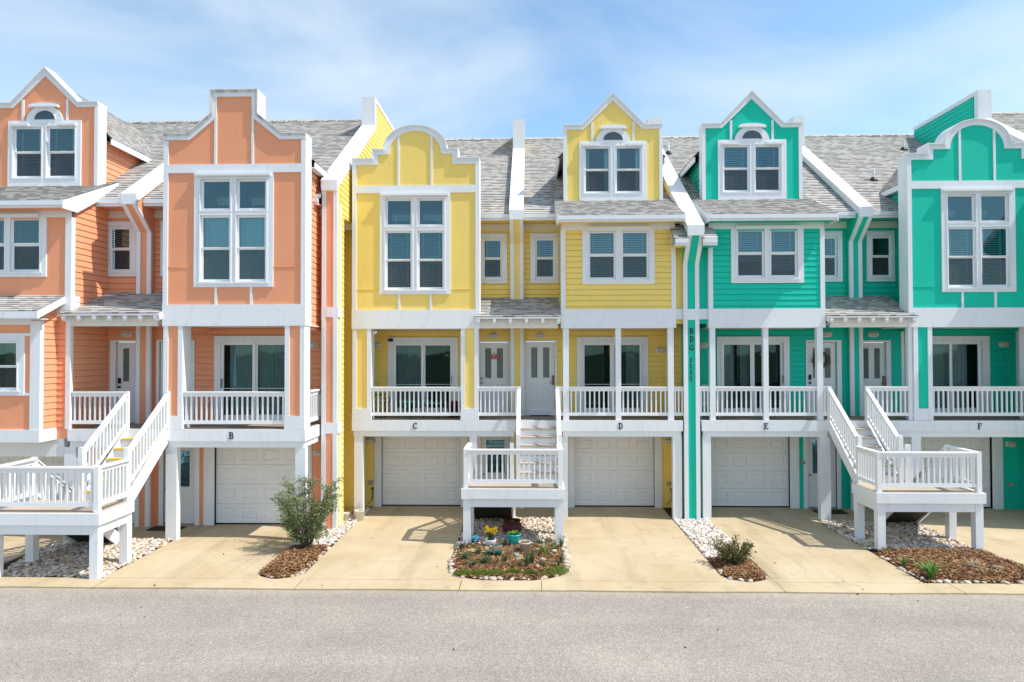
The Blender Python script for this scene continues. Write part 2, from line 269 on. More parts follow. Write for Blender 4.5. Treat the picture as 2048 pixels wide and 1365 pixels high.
def concrete():
    m, t, b = mat_new('tan_concrete'); c = node(t, 'ShaderNodeTexCoord')
    n = node(t, 'ShaderNodeTexNoise', Scale=0.55, Detail=7.0, Roughness=0.62, Distortion=0.5); t.links.new(c.outputs['Object'], n.inputs['Vector'])
    rp = node(t, 'ShaderNodeValToRGB'); e = rp.color_ramp.elements
    e[0].position = 0.28; e[0].color = (0.42, 0.325, 0.19, 1); e[1].position = 0.72; e[1].color = (0.54, 0.445, 0.305, 1)
    t.links.new(n.outputs['Fac'], rp.inputs[0])
    n2 = node(t, 'ShaderNodeTexNoise', Scale=1.5, Detail=8.0, Roughness=0.66); t.links.new(c.outputs['Object'], n2.inputs['Vector'])
    r2 = node(t, 'ShaderNodeValToRGB'); r2.color_ramp.elements[0].position = 0.56; r2.color_ramp.elements[0].color = (1, 1, 1, 1); r2.color_ramp.elements[1].position = 0.82; r2.color_ramp.elements[1].color = (0.62, 0.60, 0.56, 1)
    mx = node(t, 'ShaderNodeMixRGB', blend_type='MULTIPLY'); mx.inputs[0].default_value = 0.9
    t.links.new(n2.outputs['Fac'], r2.inputs[0]); t.links.new(rp.outputs[0], mx.inputs[1]); t.links.new(r2.outputs[0], mx.inputs[2])
    n3 = node(t, 'ShaderNodeTexNoise', Scale=160.0, Detail=2.0); t.links.new(c.outputs['Object'], n3.inputs['Vector'])
    m3 = node(t, 'ShaderNodeMixRGB', blend_type='OVERLAY'); m3.inputs[0].default_value = 0.22; t.links.new(mx.outputs[0], m3.inputs[1]); t.links.new(n3.outputs['Fac'], m3.inputs[2])
    # tyre tracks running to the garages and a few hairline cracks
    mpt = node(t, 'ShaderNodeMapping'); mpt.inputs['Scale'].default_value = (1.7, 0.22, 1); t.links.new(c.outputs['Object'], mpt.inputs[0])
    nt_ = node(t, 'ShaderNodeTexNoise', Scale=1.0, Detail=6.0, Roughness=0.6); t.links.new(mpt.outputs[0], nt_.inputs['Vector'])
    rt_ = node(t, 'ShaderNodeValToRGB'); rt_.color_ramp.elements[0].position = 0.52; rt_.color_ramp.elements[0].color = (1, 1, 1, 1); rt_.color_ramp.elements[1].position = 0.78; rt_.color_ramp.elements[1].color = (0.70, 0.69, 0.67, 1); t.links.new(nt_.outputs['Fac'], rt_.inputs[0])
    m6 = node(t, 'ShaderNodeMixRGB', blend_type='MULTIPLY'); m6.inputs[0].default_value = 1.0; t.links.new(m3.outputs[0], m6.inputs[1]); t.links.new(rt_.outputs[0], m6.inputs[2])
    nd = node(t, 'ShaderNodeTexNoise', Scale=1.3, Detail=5.0); t.links.new(c.outputs['Object'], nd.inputs['Vector'])
    md = node(t, 'ShaderNodeMixRGB'); md.inputs[0].default_value = 0.22; t.links.new(c.outputs['Object'], md.inputs[1]); t.links.new(nd.outputs['Color'], md.inputs[2])
    vc = node(t, 'ShaderNodeTexVoronoi', feature='DISTANCE_TO_EDGE', Scale=0.42); t.links.new(md.outputs[0], vc.inputs['Vector'])
    rc = node(t, 'ShaderNodeValToRGB'); rc.color_ramp.elements[0].position = 0.0015; rc.color_ramp.elements[0].color = (0.62, 0.6, 0.58, 1); rc.color_ramp.elements[1].position = 0.0045; rc.color_ramp.elements[1].color = (1, 1, 1, 1); t.links.new(vc.outputs['Distance'], rc.inputs[0])
    m7 = node(t, 'ShaderNodeMixRGB', blend_type='MULTIPLY'); m7.inputs[0].default_value = 0.28; t.links.new(m6.outputs[0], m7.inputs[1]); t.links.new(rc.outputs[0], m7.inputs[2])
    t.links.new(m7.outputs[0], b.inputs['Base Color']); b.inputs['Roughness'].default_value = 0.85
    bp = node(t, 'ShaderNodeBump', Strength=0.25, Distance=0.005); t.links.new(n3.outputs['Fac'], bp.inputs['Height']); t.links.new(bp.outputs[0], b.inputs['Normal'])
    return m
MT['concrete'] = concrete()

# ------------------------------------------------------------------ mesh helpers
def V(x, y, z): return Vector((x, y, z))
def FR(Y): return (V(0, Y, 0), V(1, 0, 0), V(0, -1, 0))            # a wall facing the street: a = X, d = out
def SX(X, s): return (V(X, 0, 0), V(0, 1, 0), V(s, 0, 0))           # a side wall: a = Y, d = out along s*X
def pt(f, a, z, d): return f[0] + f[1]*a + V(0, 0, z) + f[2]*d
def wloc(o):
    p = V(0, 0, 0)
    while o is not None:
        p = p + o.location; o = o.parent
    return p
SPLIT = {'corner_board', 'trim_band', 'rake_board', 'stringer', 'band', 'rafter_tail', 'drip_cap_pair', 'shed_cheek', 'bay_trim', 'landing_beam', 'door_trim', 'batten'}
class MB:
    def __init__(s): s.v = []; s.f = []; s.uv = None; s.cuts = []
    def poly(s, pts, uv=None):
        i = len(s.v); s.v += [tuple(p) for p in pts]; s.f.append(tuple(range(i, i+len(pts))))
        if uv is not None:
            if s.uv is None: s.uv = {}
            s.uv[len(s.f)-1] = uv
        return s
    def raw(s, vs, fs):
        i = len(s.v); s.v += vs; s.f += [tuple(k+i for k in f) for f in fs]; return s
    def box(s, x0, x1, y0, y1, z0, z1):
        s.cuts.append((len(s.v), len(s.f)))
        return s.raw([(x0, y0, z0), (x1, y0, z0), (x1, y1, z0), (x0, y1, z0), (x0, y0, z1), (x1, y0, z1), (x1, y1, z1), (x0, y1, z1)],
                     [(0, 3, 2, 1), (4, 5, 6, 7), (0, 1, 5, 4), (1, 2, 6, 5), (2, 3, 7, 6), (3, 0, 4, 7)])
    def fbox(s, f, a0, a1, z0, z1, d0, d1):
        s.cuts.append((len(s.v), len(s.f)))
        P = [pt(f, a, z, d) for d in (d1, d0) for (a, z) in ((a0, z0), (a1, z0), (a1, z1), (a0, z1))]
        return s.raw([tuple(p) for p in P], [(0, 1, 2, 3), (7, 6, 5, 4), (0, 4, 5, 1), (1, 5, 6, 2), (2, 6, 7, 3), (3, 7, 4, 0)])
    def plate(s, f, a0, a1, z0, z1, holes=(), d=0.0, back=-0.1, outer=True):
        s.cuts.append((len(s.v), len(s.f)))
        hs = [h for h in holes if h[0] < a1 and h[1] > a0 and h[2] < z1 and h[3] > z0]
        xs = sorted({a0, a1} | {min(max(x, a0), a1) for h in hs for x in h[:2]})
        zs = sorted({z0, z1} | {min(max(z, z0), z1) for h in hs for z in h[2:4]})
        for i in range(len(xs)-1):
            for j in range(len(zs)-1):
                cx, cz = (xs[i]+xs[i+1])/2, (zs[j]+zs[j+1])/2
                if any(h[0] < cx < h[1] and h[2] < cz < h[3] for h in hs): continue
                s.poly([pt(f, xs[i], zs[j], d), pt(f, xs[i+1], zs[j], d), pt(f, xs[i+1], zs[j+1], d), pt(f, xs[i], zs[j+1], d)])
        def ring(b):
            c = [(b[0], b[2]), (b[1], b[2]), (b[1], b[3]), (b[0], b[3])]
            for k in range(4):
                p, q = c[k], c[(k+1) % 4]
                s.poly([pt(f, *p, d), pt(f, *q, d), pt(f, *q, back), pt(f, *p, back)])
        if outer: ring((a0, a1, z0, z1))
        for h in hs: ring((max(h[0], a0), min(h[1], a1), max(h[2], z0), min(h[3], z1)))
        return s
    def prism(s, f, pts, d0, d1):
        s.cuts.append((len(s.v), len(s.f)))
        n = len(pts)
        A = [pt(f, a, z, d1) for a, z in pts]; B = [pt(f, a, z, d0) for a, z in pts]
        s.poly(A); s.poly(B[::-1])
        for k in range(n):
            s.poly([A[k], B[k], B[(k+1) % n], A[(k+1) % n]])
        return s
    def strip(s, f, outp, inp, d0, d1):
        """a band between two polylines, d1 front, d0 back"""
        s.cuts.append((len(s.v), len(s.f)))
        for k in range(len(outp)-1):
            o1, o2, i1, i2 = outp[k], outp[k+1], inp[k], inp[k+1]
            s.poly([pt(f, *o1, d1), pt(f, *o2, d1), pt(f, *i2, d1), pt(f, *i1, d1)])
            s.poly([pt(f, *o1, d1), pt(f, *o1, d0), pt(f, *o2, d0), pt(f, *o2, d1)])
            s.poly([pt(f, *i1, d1), pt(f, *i2, d1), pt(f, *i2, d0), pt(f, *i1, d0)])
            s.poly([pt(f, *o1, d0), pt(f, *o2, d0), pt(f, *i2, d0), pt(f, *i1, d0)])
        for k in (0, -1):
            s.poly([pt(f, *outp[k], d1), pt(f, *outp[k], d0), pt(f, *inp[k], d0), pt(f, *inp[k], d1)])
        return s
    def lap(s, f, a0, a1, z0, z1, holes=(), e=0.155, p=0.016, phase=0.0):
        """clapboards; a0 and a1 may be functions of z"""
        fa = a0 if callable(a0) else (lambda z: a0)
        fb = a1 if callable(a1) else (lambda z: a1)
        k0 = math.floor((z0-phase)/e)
        z = phase + k0*e
        while z < z1 - 1e-6:
            zb = z; zt = z+e
            cuts = sorted({max(zb, z0), min(zt, z1)} | {q for h in holes for q in h[2:4] if max(zb, z0) < q < min(zt, z1)})
            for c in range(len(cuts)-1):
                q0, q1 = cuts[c], cuts[c+1]
                if q1-q0 < 1e-5: continue
                zc = (q0+q1)/2
                iv = [(None, None)]
                blk = sorted([(h[0], h[1]) for h in holes if h[2] < zc < h[3]])
                segs = []; cur = None
                for h in blk:
                    segs.append((cur, h[0])); cur = h[1]
                segs.append((cur, None))
                for (m, n) in segs:
                    l0 = fa(q0) if m is None else m; l1 = fa(q1) if m is None else m
                    r0 = fb(q0) if n is None else n; r1 = fb(q1) if n is None else n
                    if r0-l0 < 0.005 and r1-l1 < 0.005: continue
                    if r1 < l1: r1 = l1 = (r1+l1)/2
                    if r0 < l0: r0 = l0 = (r0+l0)/2
                    dq0 = p*(1-(q0-zb)/e); dq1 = p*(1-(q1-zb)/e)
                    if abs(q1-zt) < 1e-5 and q1-q0 > 0.03:
                        g = 0.011; qg = q1-g; dg = p*(1-(qg-zb)/e); w_ = (qg-q0)/(q1-q0); lg, rg = l0+(l1-l0)*w_, r0+(r1-r0)*w_
                        s.poly([pt(f, l0, q0, dq0), pt(f, r0, q0, dq0), pt(f, rg, qg, dg), pt(f, lg, qg, dg)])
                        s.poly([pt(f, lg, qg, dg), pt(f, rg, qg, dg), pt(f, rg, qg, -0.022), pt(f, lg, qg, -0.022)])
                        s.poly([pt(f, lg, qg, -0.022), pt(f, rg, qg, -0.022), pt(f, r1, q1, -0.022), pt(f, l1, q1, -0.022)])
                    else: s.poly([pt(f, l0, q0, dq0), pt(f, r0, q0, dq0), pt(f, r1, q1, dq1), pt(f, l1, q1, dq1)])
                    if abs(q0-zb) < 1e-5:
                        s.poly([pt(f, l0, q0, -0.022), pt(f, r0, q0, -0.022), pt(f, r0, q0, dq0), pt(f, l0, q0, dq0)])
            z = zt
        return s
    def beam(s, p0, p1, w, h, up=V(0, 0, 1)):
        p0, p1 = Vector(p0), Vector(p1); t = (p1-p0).normalized(); sd = t.cross(up).normalized()*(w/2); u = sd.cross(t).normalized()*(h/2)
        P = [q + a*sd + b*u for q in (p0, p1) for a, b in ((-1, -1), (1, -1), (1, 1), (-1, 1))]
        return s.raw([tuple(p) for p in P], [(0, 3, 2, 1), (4, 5, 6, 7), (0, 1, 5, 4), (1, 2, 6, 5), (2, 3, 7, 6), (3, 0, 4, 7)])
    def vbeam(s, p0, p1, w, h):
        """sloping board whose ends are plumb; p0,p1 on its top edge, h measured vertically"""
        s.cuts.append((len(s.v), len(s.f)))
        p0, p1 = Vector(p0), Vector(p1); t = (p1-p0); t.z = 0; sd = t.cross(V(0, 0, 1)).normalized()*(w/2); dn = V(0, 0, -h)
        P = [q + a*sd + b*dn for q in (p0, p1) for a, b in ((-1, 1), (1, 1), (1, 0), (-1, 0))]
        return s.raw([tuple(p) for p in P], [(0, 3, 2, 1), (4, 5, 6, 7), (0, 1, 5, 4), (1, 2, 6, 5), (2, 3, 7, 6), (3, 0, 4, 7)])
    def tube(s, pts, r, n=8, taper=1.0):
        pts = [Vector(p) for p in pts]; rings = []; vs = []
        for i, p in enumerate(pts):
            t = (pts[min(i+1, len(pts)-1)]-pts[max(i-1, 0)]).normalized()
            a = t.cross(V(0, 0, 1) if abs(t.z) < 0.9 else V(1, 0, 0)).normalized(); b = t.cross(a)
            rr = r*(1+(taper-1)*i/max(1, len(pts)-1))
            vs += [tuple(p + a*rr*math.cos(2*math.pi*k/n) + b*rr*math.sin(2*math.pi*k/n)) for k in range(n)]
        fs = [(i*n+k, i*n+(k+1) % n, (i+1)*n+(k+1) % n, (i+1)*n+k) for i in range(len(pts)-1) for k in range(n)]
        fs += [tuple(range(n))[::-1], tuple((len(pts)-1)*n+k for k in range(n))]
        return s.raw(vs, fs)
    def lathe(s, c, prof, n=24):
        vs = [(c[0]+r*math.cos(2*math.pi*k/n), c[1]+r*math.sin(2*math.pi*k/n), c[2]+z) for r, z in prof for k in range(n)]
        fs = [(i*n+k, i*n+(k+1) % n, (i+1)*n+(k+1) % n, (i+1)*n+k) for i in range(len(prof)-1) for k in range(n)]
        return s.raw(vs, fs)
    def blob(s, c, sx, sy, sz, rz=0.0, rough=0.15, rnd=None):
        rnd = rnd or random
        ca, sa = math.cos(rz), math.sin(rz); k = [1+rnd.uniform(-rough, rough) for _ in ICO_V]
        vs = []
        for q, m in zip(ICO_V, k):
            x, y, z = q[0]*sx*m, q[1]*sy*m, q[2]*sz*m
            vs.append((c[0]+x*ca-y*sa, c[1]+x*sa+y*ca, c[2]+z))
        return s.raw(vs, ICO_F)
    def build(s, name, mat, parent=None, smooth=False):
        if name in SPLIT and len(s.cuts) > 1 and s.uv is None and s.cuts[0] == (0, 0):
            c = s.cuts + [(len(s.v), len(s.f))]; r = None
            for (v0, f0), (v1, f1) in zip(c[:-1], c[1:]):
                q = MB(); q.v = s.v[v0:v1]; q.f = [tuple(k-v0 for k in f) for f in s.f[f0:f1]]
                if q.f:
                    o = q.build(name, mat, parent, smooth); r = r or o
            return r
        me = bpy.data.meshes.new(name); o = wloc(parent)
        me.from_pydata([(v[0]-o.x, v[1]-o.y, v[2]-o.z) for v in s.v], [], s.f)
        if s.uv is not None:
            ul = me.uv_layers.new(name='UVMap')
            for pi, u in s.uv.items():
                for k, li in enumerate(me.polygons[pi].loop_indices): ul.data[li].uv = u[k]
        me.materials.append(MT[mat] if isinstance(mat, str) else mat)
        if smooth: me.shade_smooth()
        ob = bpy.data.objects.new(name, me); COL.objects.link(ob)
        if parent is not None: ob.parent = parent
        return ob
_b = bmesh.new(); bmesh.ops.create_icosphere(_b, subdivisions=1, radius=1.0); _b.verts.ensure_lookup_table()
ICO_V = [tuple(v.co) for v in _b.verts]; ICO_F = [tuple(v.index for v in f.verts) for f in _b.faces]; _b.free()
def thing(name, loc, label, cat, group=None):
    o = bpy.data.objects.new(name, None); o.location = loc; o.empty_display_size = 0.3; COL.objects.link(o)
    o['label'] = label; o['category'] = cat
    if group: o['group'] = group
    return o
def offset(P, d):
    """polyline pushed outwards (left of its direction of travel) with mitred corners"""
    n = len(P); out_ = []
    for k in range(n):
        ns = []
        for a, b in ((k-1, k), (k, k+1)):
            if 0 <= a and b < n:
                t = Vector((P[b][0]-P[a][0], P[b][1]-P[a][1])); t.normalize(); ns.append(Vector((-t.y, t.x)))
        m = ns[0] if len(ns) == 1 else (ns[0]+ns[1])
        m = m.normalized(); q = m*(d/max(0.35, m.dot(ns[0])))
        out_.append((P[k][0]+q.x, P[k][1]+q.y))
    return out_
def tag(o, label, cat, group=None):
    o['label'] = label; o['category'] = cat
    if group: o['group'] = group
    return o
def kind(o, k): o['kind'] = k; return o
def center(o, p):
    """put a single-mesh thing's origin at its base point p"""
    o.data.transform(Matrix.Translation(-Vector(p))); o.location = p; return o

# ------------------------------------------------------------------ building parts
Y0, Y1, YD = 18.95, 20.45, 20.25                     # front plane, recessed wall plane, dormer plane of the yellow and green row
ZD = 2.74                                            # balcony floor
SL = 0.667                                           # main roof slope
def zroof(Y, dy=0): return 8.66 + SL*(Y-dy-19.85)
YR = 26.1                                            # ridge

def hole(o, m=0.05): return (o[0]+m, o[1]-m, o[2]+m, o[3]-m)
def slats(f, a0, a1, z0, z1, d, pitch=0.062, w=0.05, tilt=28):
    tilt += 16*math.sin(a0*7.3+z0*3.1); b = MB(); z = z1-0.03; c, s_ = math.cos(R(tilt))*w/2, math.sin(R(tilt))*w/2
    b.fbox(f, a0, a1, z1-0.04, z1, d-0.03, d+0.02)
    while z > z0+0.02:
        b.poly([pt(f, a0, z-s_, d+c), pt(f, a1, z-s_, d+c), pt(f, a1, z+s_, d-c), pt(f, a0, z+s_, d-c)]); z -= pitch
    for q in (0.2, 0.8): b.fbox(f, a0+(a1-a0)*q-0.004, a0+(a1-a0)*q+0.004, z0, z1, d-0.002, d+0.026)
    return b
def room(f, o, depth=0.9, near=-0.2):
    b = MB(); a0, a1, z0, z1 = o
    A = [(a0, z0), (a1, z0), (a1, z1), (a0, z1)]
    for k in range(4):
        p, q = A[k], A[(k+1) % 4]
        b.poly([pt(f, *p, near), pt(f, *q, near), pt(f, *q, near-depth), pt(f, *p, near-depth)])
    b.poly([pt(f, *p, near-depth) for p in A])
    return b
def window(root, f, outer, units, blind='blind', caps=(), sill=True, arch=None, pitch=0.062):
    """units: (a0, a1, [(z0, z1), ...]) panes from the bottom up; the lowest of two gets an insect screen"""
    hs = [(a0-0.055, a1+0.055, zz[0][0]-0.065, zz[-1][1]+0.055) for a0, a1, zz in units]
    fm = MB().plate(f, *outer, holes=hs, d=0.038, back=-0.16)
    if sill: fm.fbox(f, outer[0]+0.10, outer[1]-0.10, outer[2]+0.085, outer[2]+0.12, 0.039, 0.058)
    for h in hs: fm.plate(f, h[0]-0.03, h[1]+0.03, h[2]-0.03, h[3]+0.03, holes=[h], d=0.052, back=0.036)
    if arch:
        (ac, az, ar, ah, pr, ph, capz, caph) = arch
        N = 20
        op = [(ac-ar*math.cos(math.pi*k/N), az+ah*math.sin(math.pi*k/N)) for k in range(N+1)]
        ip = [(ac-pr*math.cos(math.pi*k/N), az+0.04+ph*math.sin(math.pi*k/N)) for k in range(N+1)]
        fm.strip(f, op, ip, -0.01, 0.040); fm.strip(f, [(a, z) for a, z in ip], [(ac+(a-ac)*0.92, az+0.04+(z-az-0.04)*0.90) for a, z in ip], 0.004, 0.058)
        fm.fbox(f, ac-ar, ac+ar, az-0.02, az+0.04, 0.0, 0.0385)
    w = fm.build('window', 'white', root)
    if arch:
        MB().prism(f, ip, 0.008, 0.012).build('arch_pane', 'arch_glass', w)
        cp = MB(); cp.fbox(f, ac-caph, ac+caph, capz, capz+0.035, 0.0, 0.12)
        cp.prism(f, [(ac-caph, capz+0.035)] + [(ac-caph*math.cos(math.pi*k/10), capz+0.035+0.085*math.sin(math.pi*k/10)) for k in range(11)], 0.0, 0.10)
        cp.build('drip_cap', 'white', w)
    for (c0, c1, cz, ch, cd) in caps:
        MB().fbox(f, c0, c1, cz, cz+ch, 0.03, cd).fbox(f, c0+0.01, c1-0.01, cz-0.02, cz, 0.03, cd-0.03).build('drip_cap', 'white', w)
    for (a0, a1, zz), h in zip(units, hs):
        sh = MB(); dbl = len(zz) > 1
        for i, (z0, z1) in enumerate(zz):
            top = h[3] if i == len(zz)-1 else (zz[i+1][0]+z1)/2
            bot = h[2] if i == 0 else (zz[i-1][1]+z0)/2
            dd = -0.005 if (dbl and i == 1) else -0.03
            sh.plate(f, h[0], h[1], bot, top, holes=[(a0, a1, z0, z1)], d=dd, back=dd-0.03)
        sh.build('sash', 'vinyl', w)
        for i, (z0, z1) in enumerate(zz):
            dd = -0.02 if (dbl and i == 1) else -0.045
            MB().poly([pt(f, a0, z0, dd), pt(f, a1, z0, dd), pt(f, a1, z1, dd), pt(f, a0, z1, dd)]).build('pane', 'glass', w)
        if dbl:
            z0, z1 = zz[0]; MB().poly([pt(f, a0, z0, -0.034), pt(f, a1, z0, -0.034), pt(f, a1, z1, -0.034), pt(f, a0, z1, -0.034)]).build('insect_screen', 'screen', w)
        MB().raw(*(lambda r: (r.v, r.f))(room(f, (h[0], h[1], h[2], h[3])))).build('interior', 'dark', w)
        bl = blind(len(zz), a0) if callable(blind) else blind
        if bl == 'curtains':
            for (q0, q1) in ((0.0, 0.16), (0.84, 1.0)): drape(f, a0+(a1-a0)*q0-0.03*(q0 == 0), a0+(a1-a0)*q1+0.03*(q1 == 1), h[2], h[3], -0.2).build('curtain', 'blind_pale', w)
        elif bl == 'blind_pale': slats(f, h[0], h[1], h[2], h[3], -0.09, 0.028, 0.034, 70).build('blind', 'blind_pale', w)
        elif bl: slats(f, h[0], h[1], h[2] if math.sin(a0*12.9+h[2]*5.1) < 0.55 else h[2]+(h[3]-h[2])*(0.25+0.2*math.sin(a0*31.0)), h[3], -0.13, pitch).build('blind', bl, w)
    return w
MT['arch_glass'] = paint('dark_glossy_pane', (0.02, 0.05, 0.07), 0.04, 0.1, bump=0.0, spec=0.9)
def drape(f, a0, a1, z0, z1, d, wave=0.12, amp=0.03, seed=0):
    b = MB(); n = max(6, int((a1-a0)/0.02)); rr = random.Random(seed)
    ph = rr.uniform(0, 6); xs = [a0+(a1-a0)*i/n for i in range(n+1)]
    ds = [d+amp*math.sin(2*math.pi*x/wave+ph+1.3*math.sin(3*x+ph)) for x in xs]
    for i in range(n): b.poly([pt(f, xs[i], z0, ds[i]), pt(f, xs[i+1], z0, ds[i+1]), pt(f, xs[i+1], z1, ds[i+1]), pt(f, xs[i], z1, ds[i])])
    return b
def slider(root, f, outer, panes, gz, drapes=(), handle=None, rail=True):
    """sliding balcony door; panes (a0, a1); the panel nearer the street is listed first"""
    h = (min(p[0] for p in panes)-0.07, max(p[1] for p in panes)+0.07, ZD+0.02, gz[1]+0.07)
    d = MB().plate(f, outer[0], outer[1], outer[2], outer[3], holes=[h], d=0.05, back=-0.12)
    d.plate(f, h[0]-0.05, h[1]+0.05, outer[2]+0.01, h[3]+0.05, holes=[h], d=0.066, back=0.05)
    d = d.build('sliding_door', 'white', root)
    for i, (a0, a1) in enumerate(panes):
        dd = 0.0 if i == 0 else -0.05
        q0, q1 = a0-0.075, a1+0.075
        q0 = max(q0, h[0]); q1 = min(q1, h[1])
        s = MB().plate(f, q0, q1, ZD+0.03, gz[1]+0.07, holes=[(a0, a1, gz[0], gz[1])], d=dd, back=dd-0.045)
        if rail: s.fbox(f, a0, a1, gz[0]+0.70, gz[0]+0.715, dd-0.03, dd-0.02)
        s = s.build('door_panel', 'vinyl', d)
        MB().poly([pt(f, a0, gz[0], dd-0.022), pt(f, a1, gz[0], dd-0.022), pt(f, a1, gz[1], dd-0.022), pt(f, a0, gz[1], dd-0.022)]).build('pane', 'glass_dim', d)
    for (q0, q1, m, wv) in drapes: drape(f, q0, q1, ZD+0.03, gz[1]+0.05, -0.22, wv, 0.03, int(abs(q0)*100)).build('curtain', m, d)
    if handle is not None:
        MB().fbox(f, handle-0.02, handle+0.02, 3.68, 3.92, 0.0, 0.035).tube([pt(f, handle, 3.71, 0.03), pt(f, handle, 3.74, 0.07), pt(f, handle, 3.86, 0.07), pt(f, handle, 3.89, 0.03)], 0.008, 6).build('handle', 'steel', d)
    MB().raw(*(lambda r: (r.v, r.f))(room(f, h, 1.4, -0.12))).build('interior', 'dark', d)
    return d
def emboss(b, f, a0, a1, z0, z1, d, dep=0.012, m1=0.022, m2=0.03):
    def rect(i, dd): return [pt(f, a0+i, z0+i, dd), pt(f, a1-i, z0+i, dd), pt(f, a1-i, z1-i, dd), pt(f, a0+i, z1-i, dd)]
    A, B_, C_ = rect(0, d), rect(m1, d-dep), rect(m1+m2, d-0.003)
    for k in range(4):
        j = (k+1) % 4; b.poly([A[k], A[j], B_[j], B_[k]]); b.poly([B_[k], B_[j], C_[j], C_[k]])
    b.poly(C_)
def garage(root, f, a0, a1, zt, t0, t1):
    """sectional door of 4 x 4 raised panels; t0/t1 outer edges of the side trims"""
    b = MB(); rows = 4; z0 = 0.03; hh = (zt-z0)/rows; ww = (a1-a0)/4
    for r in range(rows):
        q0, q1 = z0+r*hh+0.004, z0+(r+1)*hh-0.004
        cells = [(a0+c*ww+0.075+0.02*(c == 0), a0+(c+1)*ww-0.075-0.02*(c == 3), q0+0.105, q1-0.10) for c in range(4)]
        b.plate(f, a0, a1, q0, q1, holes=cells, d=-0.09, back=-0.13)
        for c in cells: emboss(b, f, *c, -0.09, 0.024, 0.028, 0.032)
    g = b.build('garage_door', 'garage', root)
    MB().fbox(f, a0, a1, 0.0, 0.04, -0.14, -0.085).build('door_seal', 'black', g)
    MB().fbox(f, t0, a0, 0.0, zt+0.15, -0.14, 0.03).fbox(f, a1, t1, 0.0, zt+0.15, -0.14, 0.03).fbox(f, t0+0.03, a0-0.03, 0.0, zt+0.1, 0.03, 0.045).fbox(f, a1+0.03, t1-0.03, 0.0, zt+0.1, 0.03, 0.045).fbox(f, a0, a1, zt, zt+0.15, -0.14, 0.03).build('door_trim', 'white', g)
    return g
def entry_door(root, f, leaf, frame, hand, kind_='lever'):
    """panelled front door with two tall lites; hand: a-position of the lock; leaf recessed a little"""
    a0, a1, z0, z1 = leaf; w = a1-a0; h = z1-z0
    fr_ = MB().plate(f, frame[0], frame[1], ZD, frame[2], holes=[(a0-0.012, a1+0.012, ZD, z1+0.012)], d=0.045, back=-0.1).fbox(f, a0-0.012, a1+0.012, ZD, z0-0.02, -0.1, 0.06)
    d = fr_.build('door', 'white', root)
    li = [(a0+w*q0, a0+w*q1, z0+h*0.472, z0+h*0.918) for q0, q1 in ((0.185, 0.40), (0.60, 0.815))]
    pn = [(a0+w*q0, a0+w*q1, z0+h*0.115, z0+h*0.385) for q0, q1 in ((0.185, 0.40), (0.60, 0.815))]
    b = MB().plate(f, a0, a1, z0, z1, holes=li+pn, d=-0.03, back=-0.075)
    for p in pn: emboss(b, f, *p, -0.03, 0.014, 0.02, 0.03)
    for p in li: b.plate(f, p[0]-0.03, p[1]+0.03, p[2]-0.03, p[3]+0.03, holes=[p], d=-0.018, back=-0.03)
    b.fbox(f, a0, a1, z0-0.02, z0, -0.075, -0.03); b.build('door_leaf', 'door', d)
    for p in li: MB().fbox(f, p[0], p[1], p[2], p[3], -0.06, -0.05).build('lite', 'frosted', d)
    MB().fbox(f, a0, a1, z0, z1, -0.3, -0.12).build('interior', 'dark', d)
    zc = z0+h*0.40
    if kind_ == 'lever':
        MB().fbox(f, hand-0.035, hand+0.035, zc-0.07, zc+0.22, -0.03, 0.01).tube([pt(f, hand, zc, 0.01), pt(f, hand, zc, 0.05), pt(f, hand-0.11, zc, 0.05)], 0.011, 6).build('lock', 'bronze', d)
    else:
        k = MB()
        for zz in (zc, zc+0.13): k.tube([pt(f, hand, zz, -0.03), pt(f, hand, zz, 0.0)], 0.032, 10).tube([pt(f, hand, zz, 0.0), pt(f, hand, zz, 0.035)], 0.022 if zz > zc else 0.03, 10)
        if kind_ == 'keypad': k.fbox(f, hand-0.032, hand+0.032, zc+0.09, zc+0.24, -0.03, 0.012)
        k.build('lock', 'black' if kind_ == 'keypad' else 'steel', d)
    return d
def ground_door(root, f, a0, a1, zt):
    w = a1-a0
    b = MB().plate(f, a0, a1, 0.03, zt, holes=[(a0+w*0.17, a1-w*0.17, 1.02, zt-0.12), (a0+w*0.16, a0+w*0.46, 0.22, 0.85), (a0+w*0.54, a0+w*0.84, 0.22, 0.85)], d=-0.03, back=-0.08)
    emboss(b, f, a0+w*0.16, a0+w*0.46, 0.22, 0.85, -0.03); emboss(b, f, a0+w*0.54, a0+w*0.84, 0.22, 0.85, -0.03)
    b.plate(f, a0+w*0.17-0.035, a1-w*0.17+0.035, 0.985, zt-0.085, holes=[(a0+w*0.17, a1-w*0.17, 1.02, zt-0.12)], d=-0.012, back=-0.03)
    d = b.build('ground_floor_door', 'door', root)
    MB().fbox(f, a0+w*0.17, a1-w*0.17, 1.02, zt-0.12, -0.06, -0.05).build('lite', 'glass', d)
    MB().fbox(f, a0, a1, 0.9, zt, -0.25, -0.12).build('interior', 'dark', d)
    MB().fbox(f, a0-0.13, a0-0.01, 0.0, zt+0.1, -0.08, 0.03).fbox(f, a1+0.01, a1+0.13, 0.0, zt+0.1, -0.08, 0.03).fbox(f, a0-0.01, a1+0.01, zt+0.01, zt+0.1, -0.08, 0.03).build('door_trim', 'white', d)
    MB().tube([pt(f, a0+0.07, 0.98, -0.03), pt(f, a0+0.07, 0.98, 0.03)], 0.03, 8).build('knob', 'steel', d)
    return d
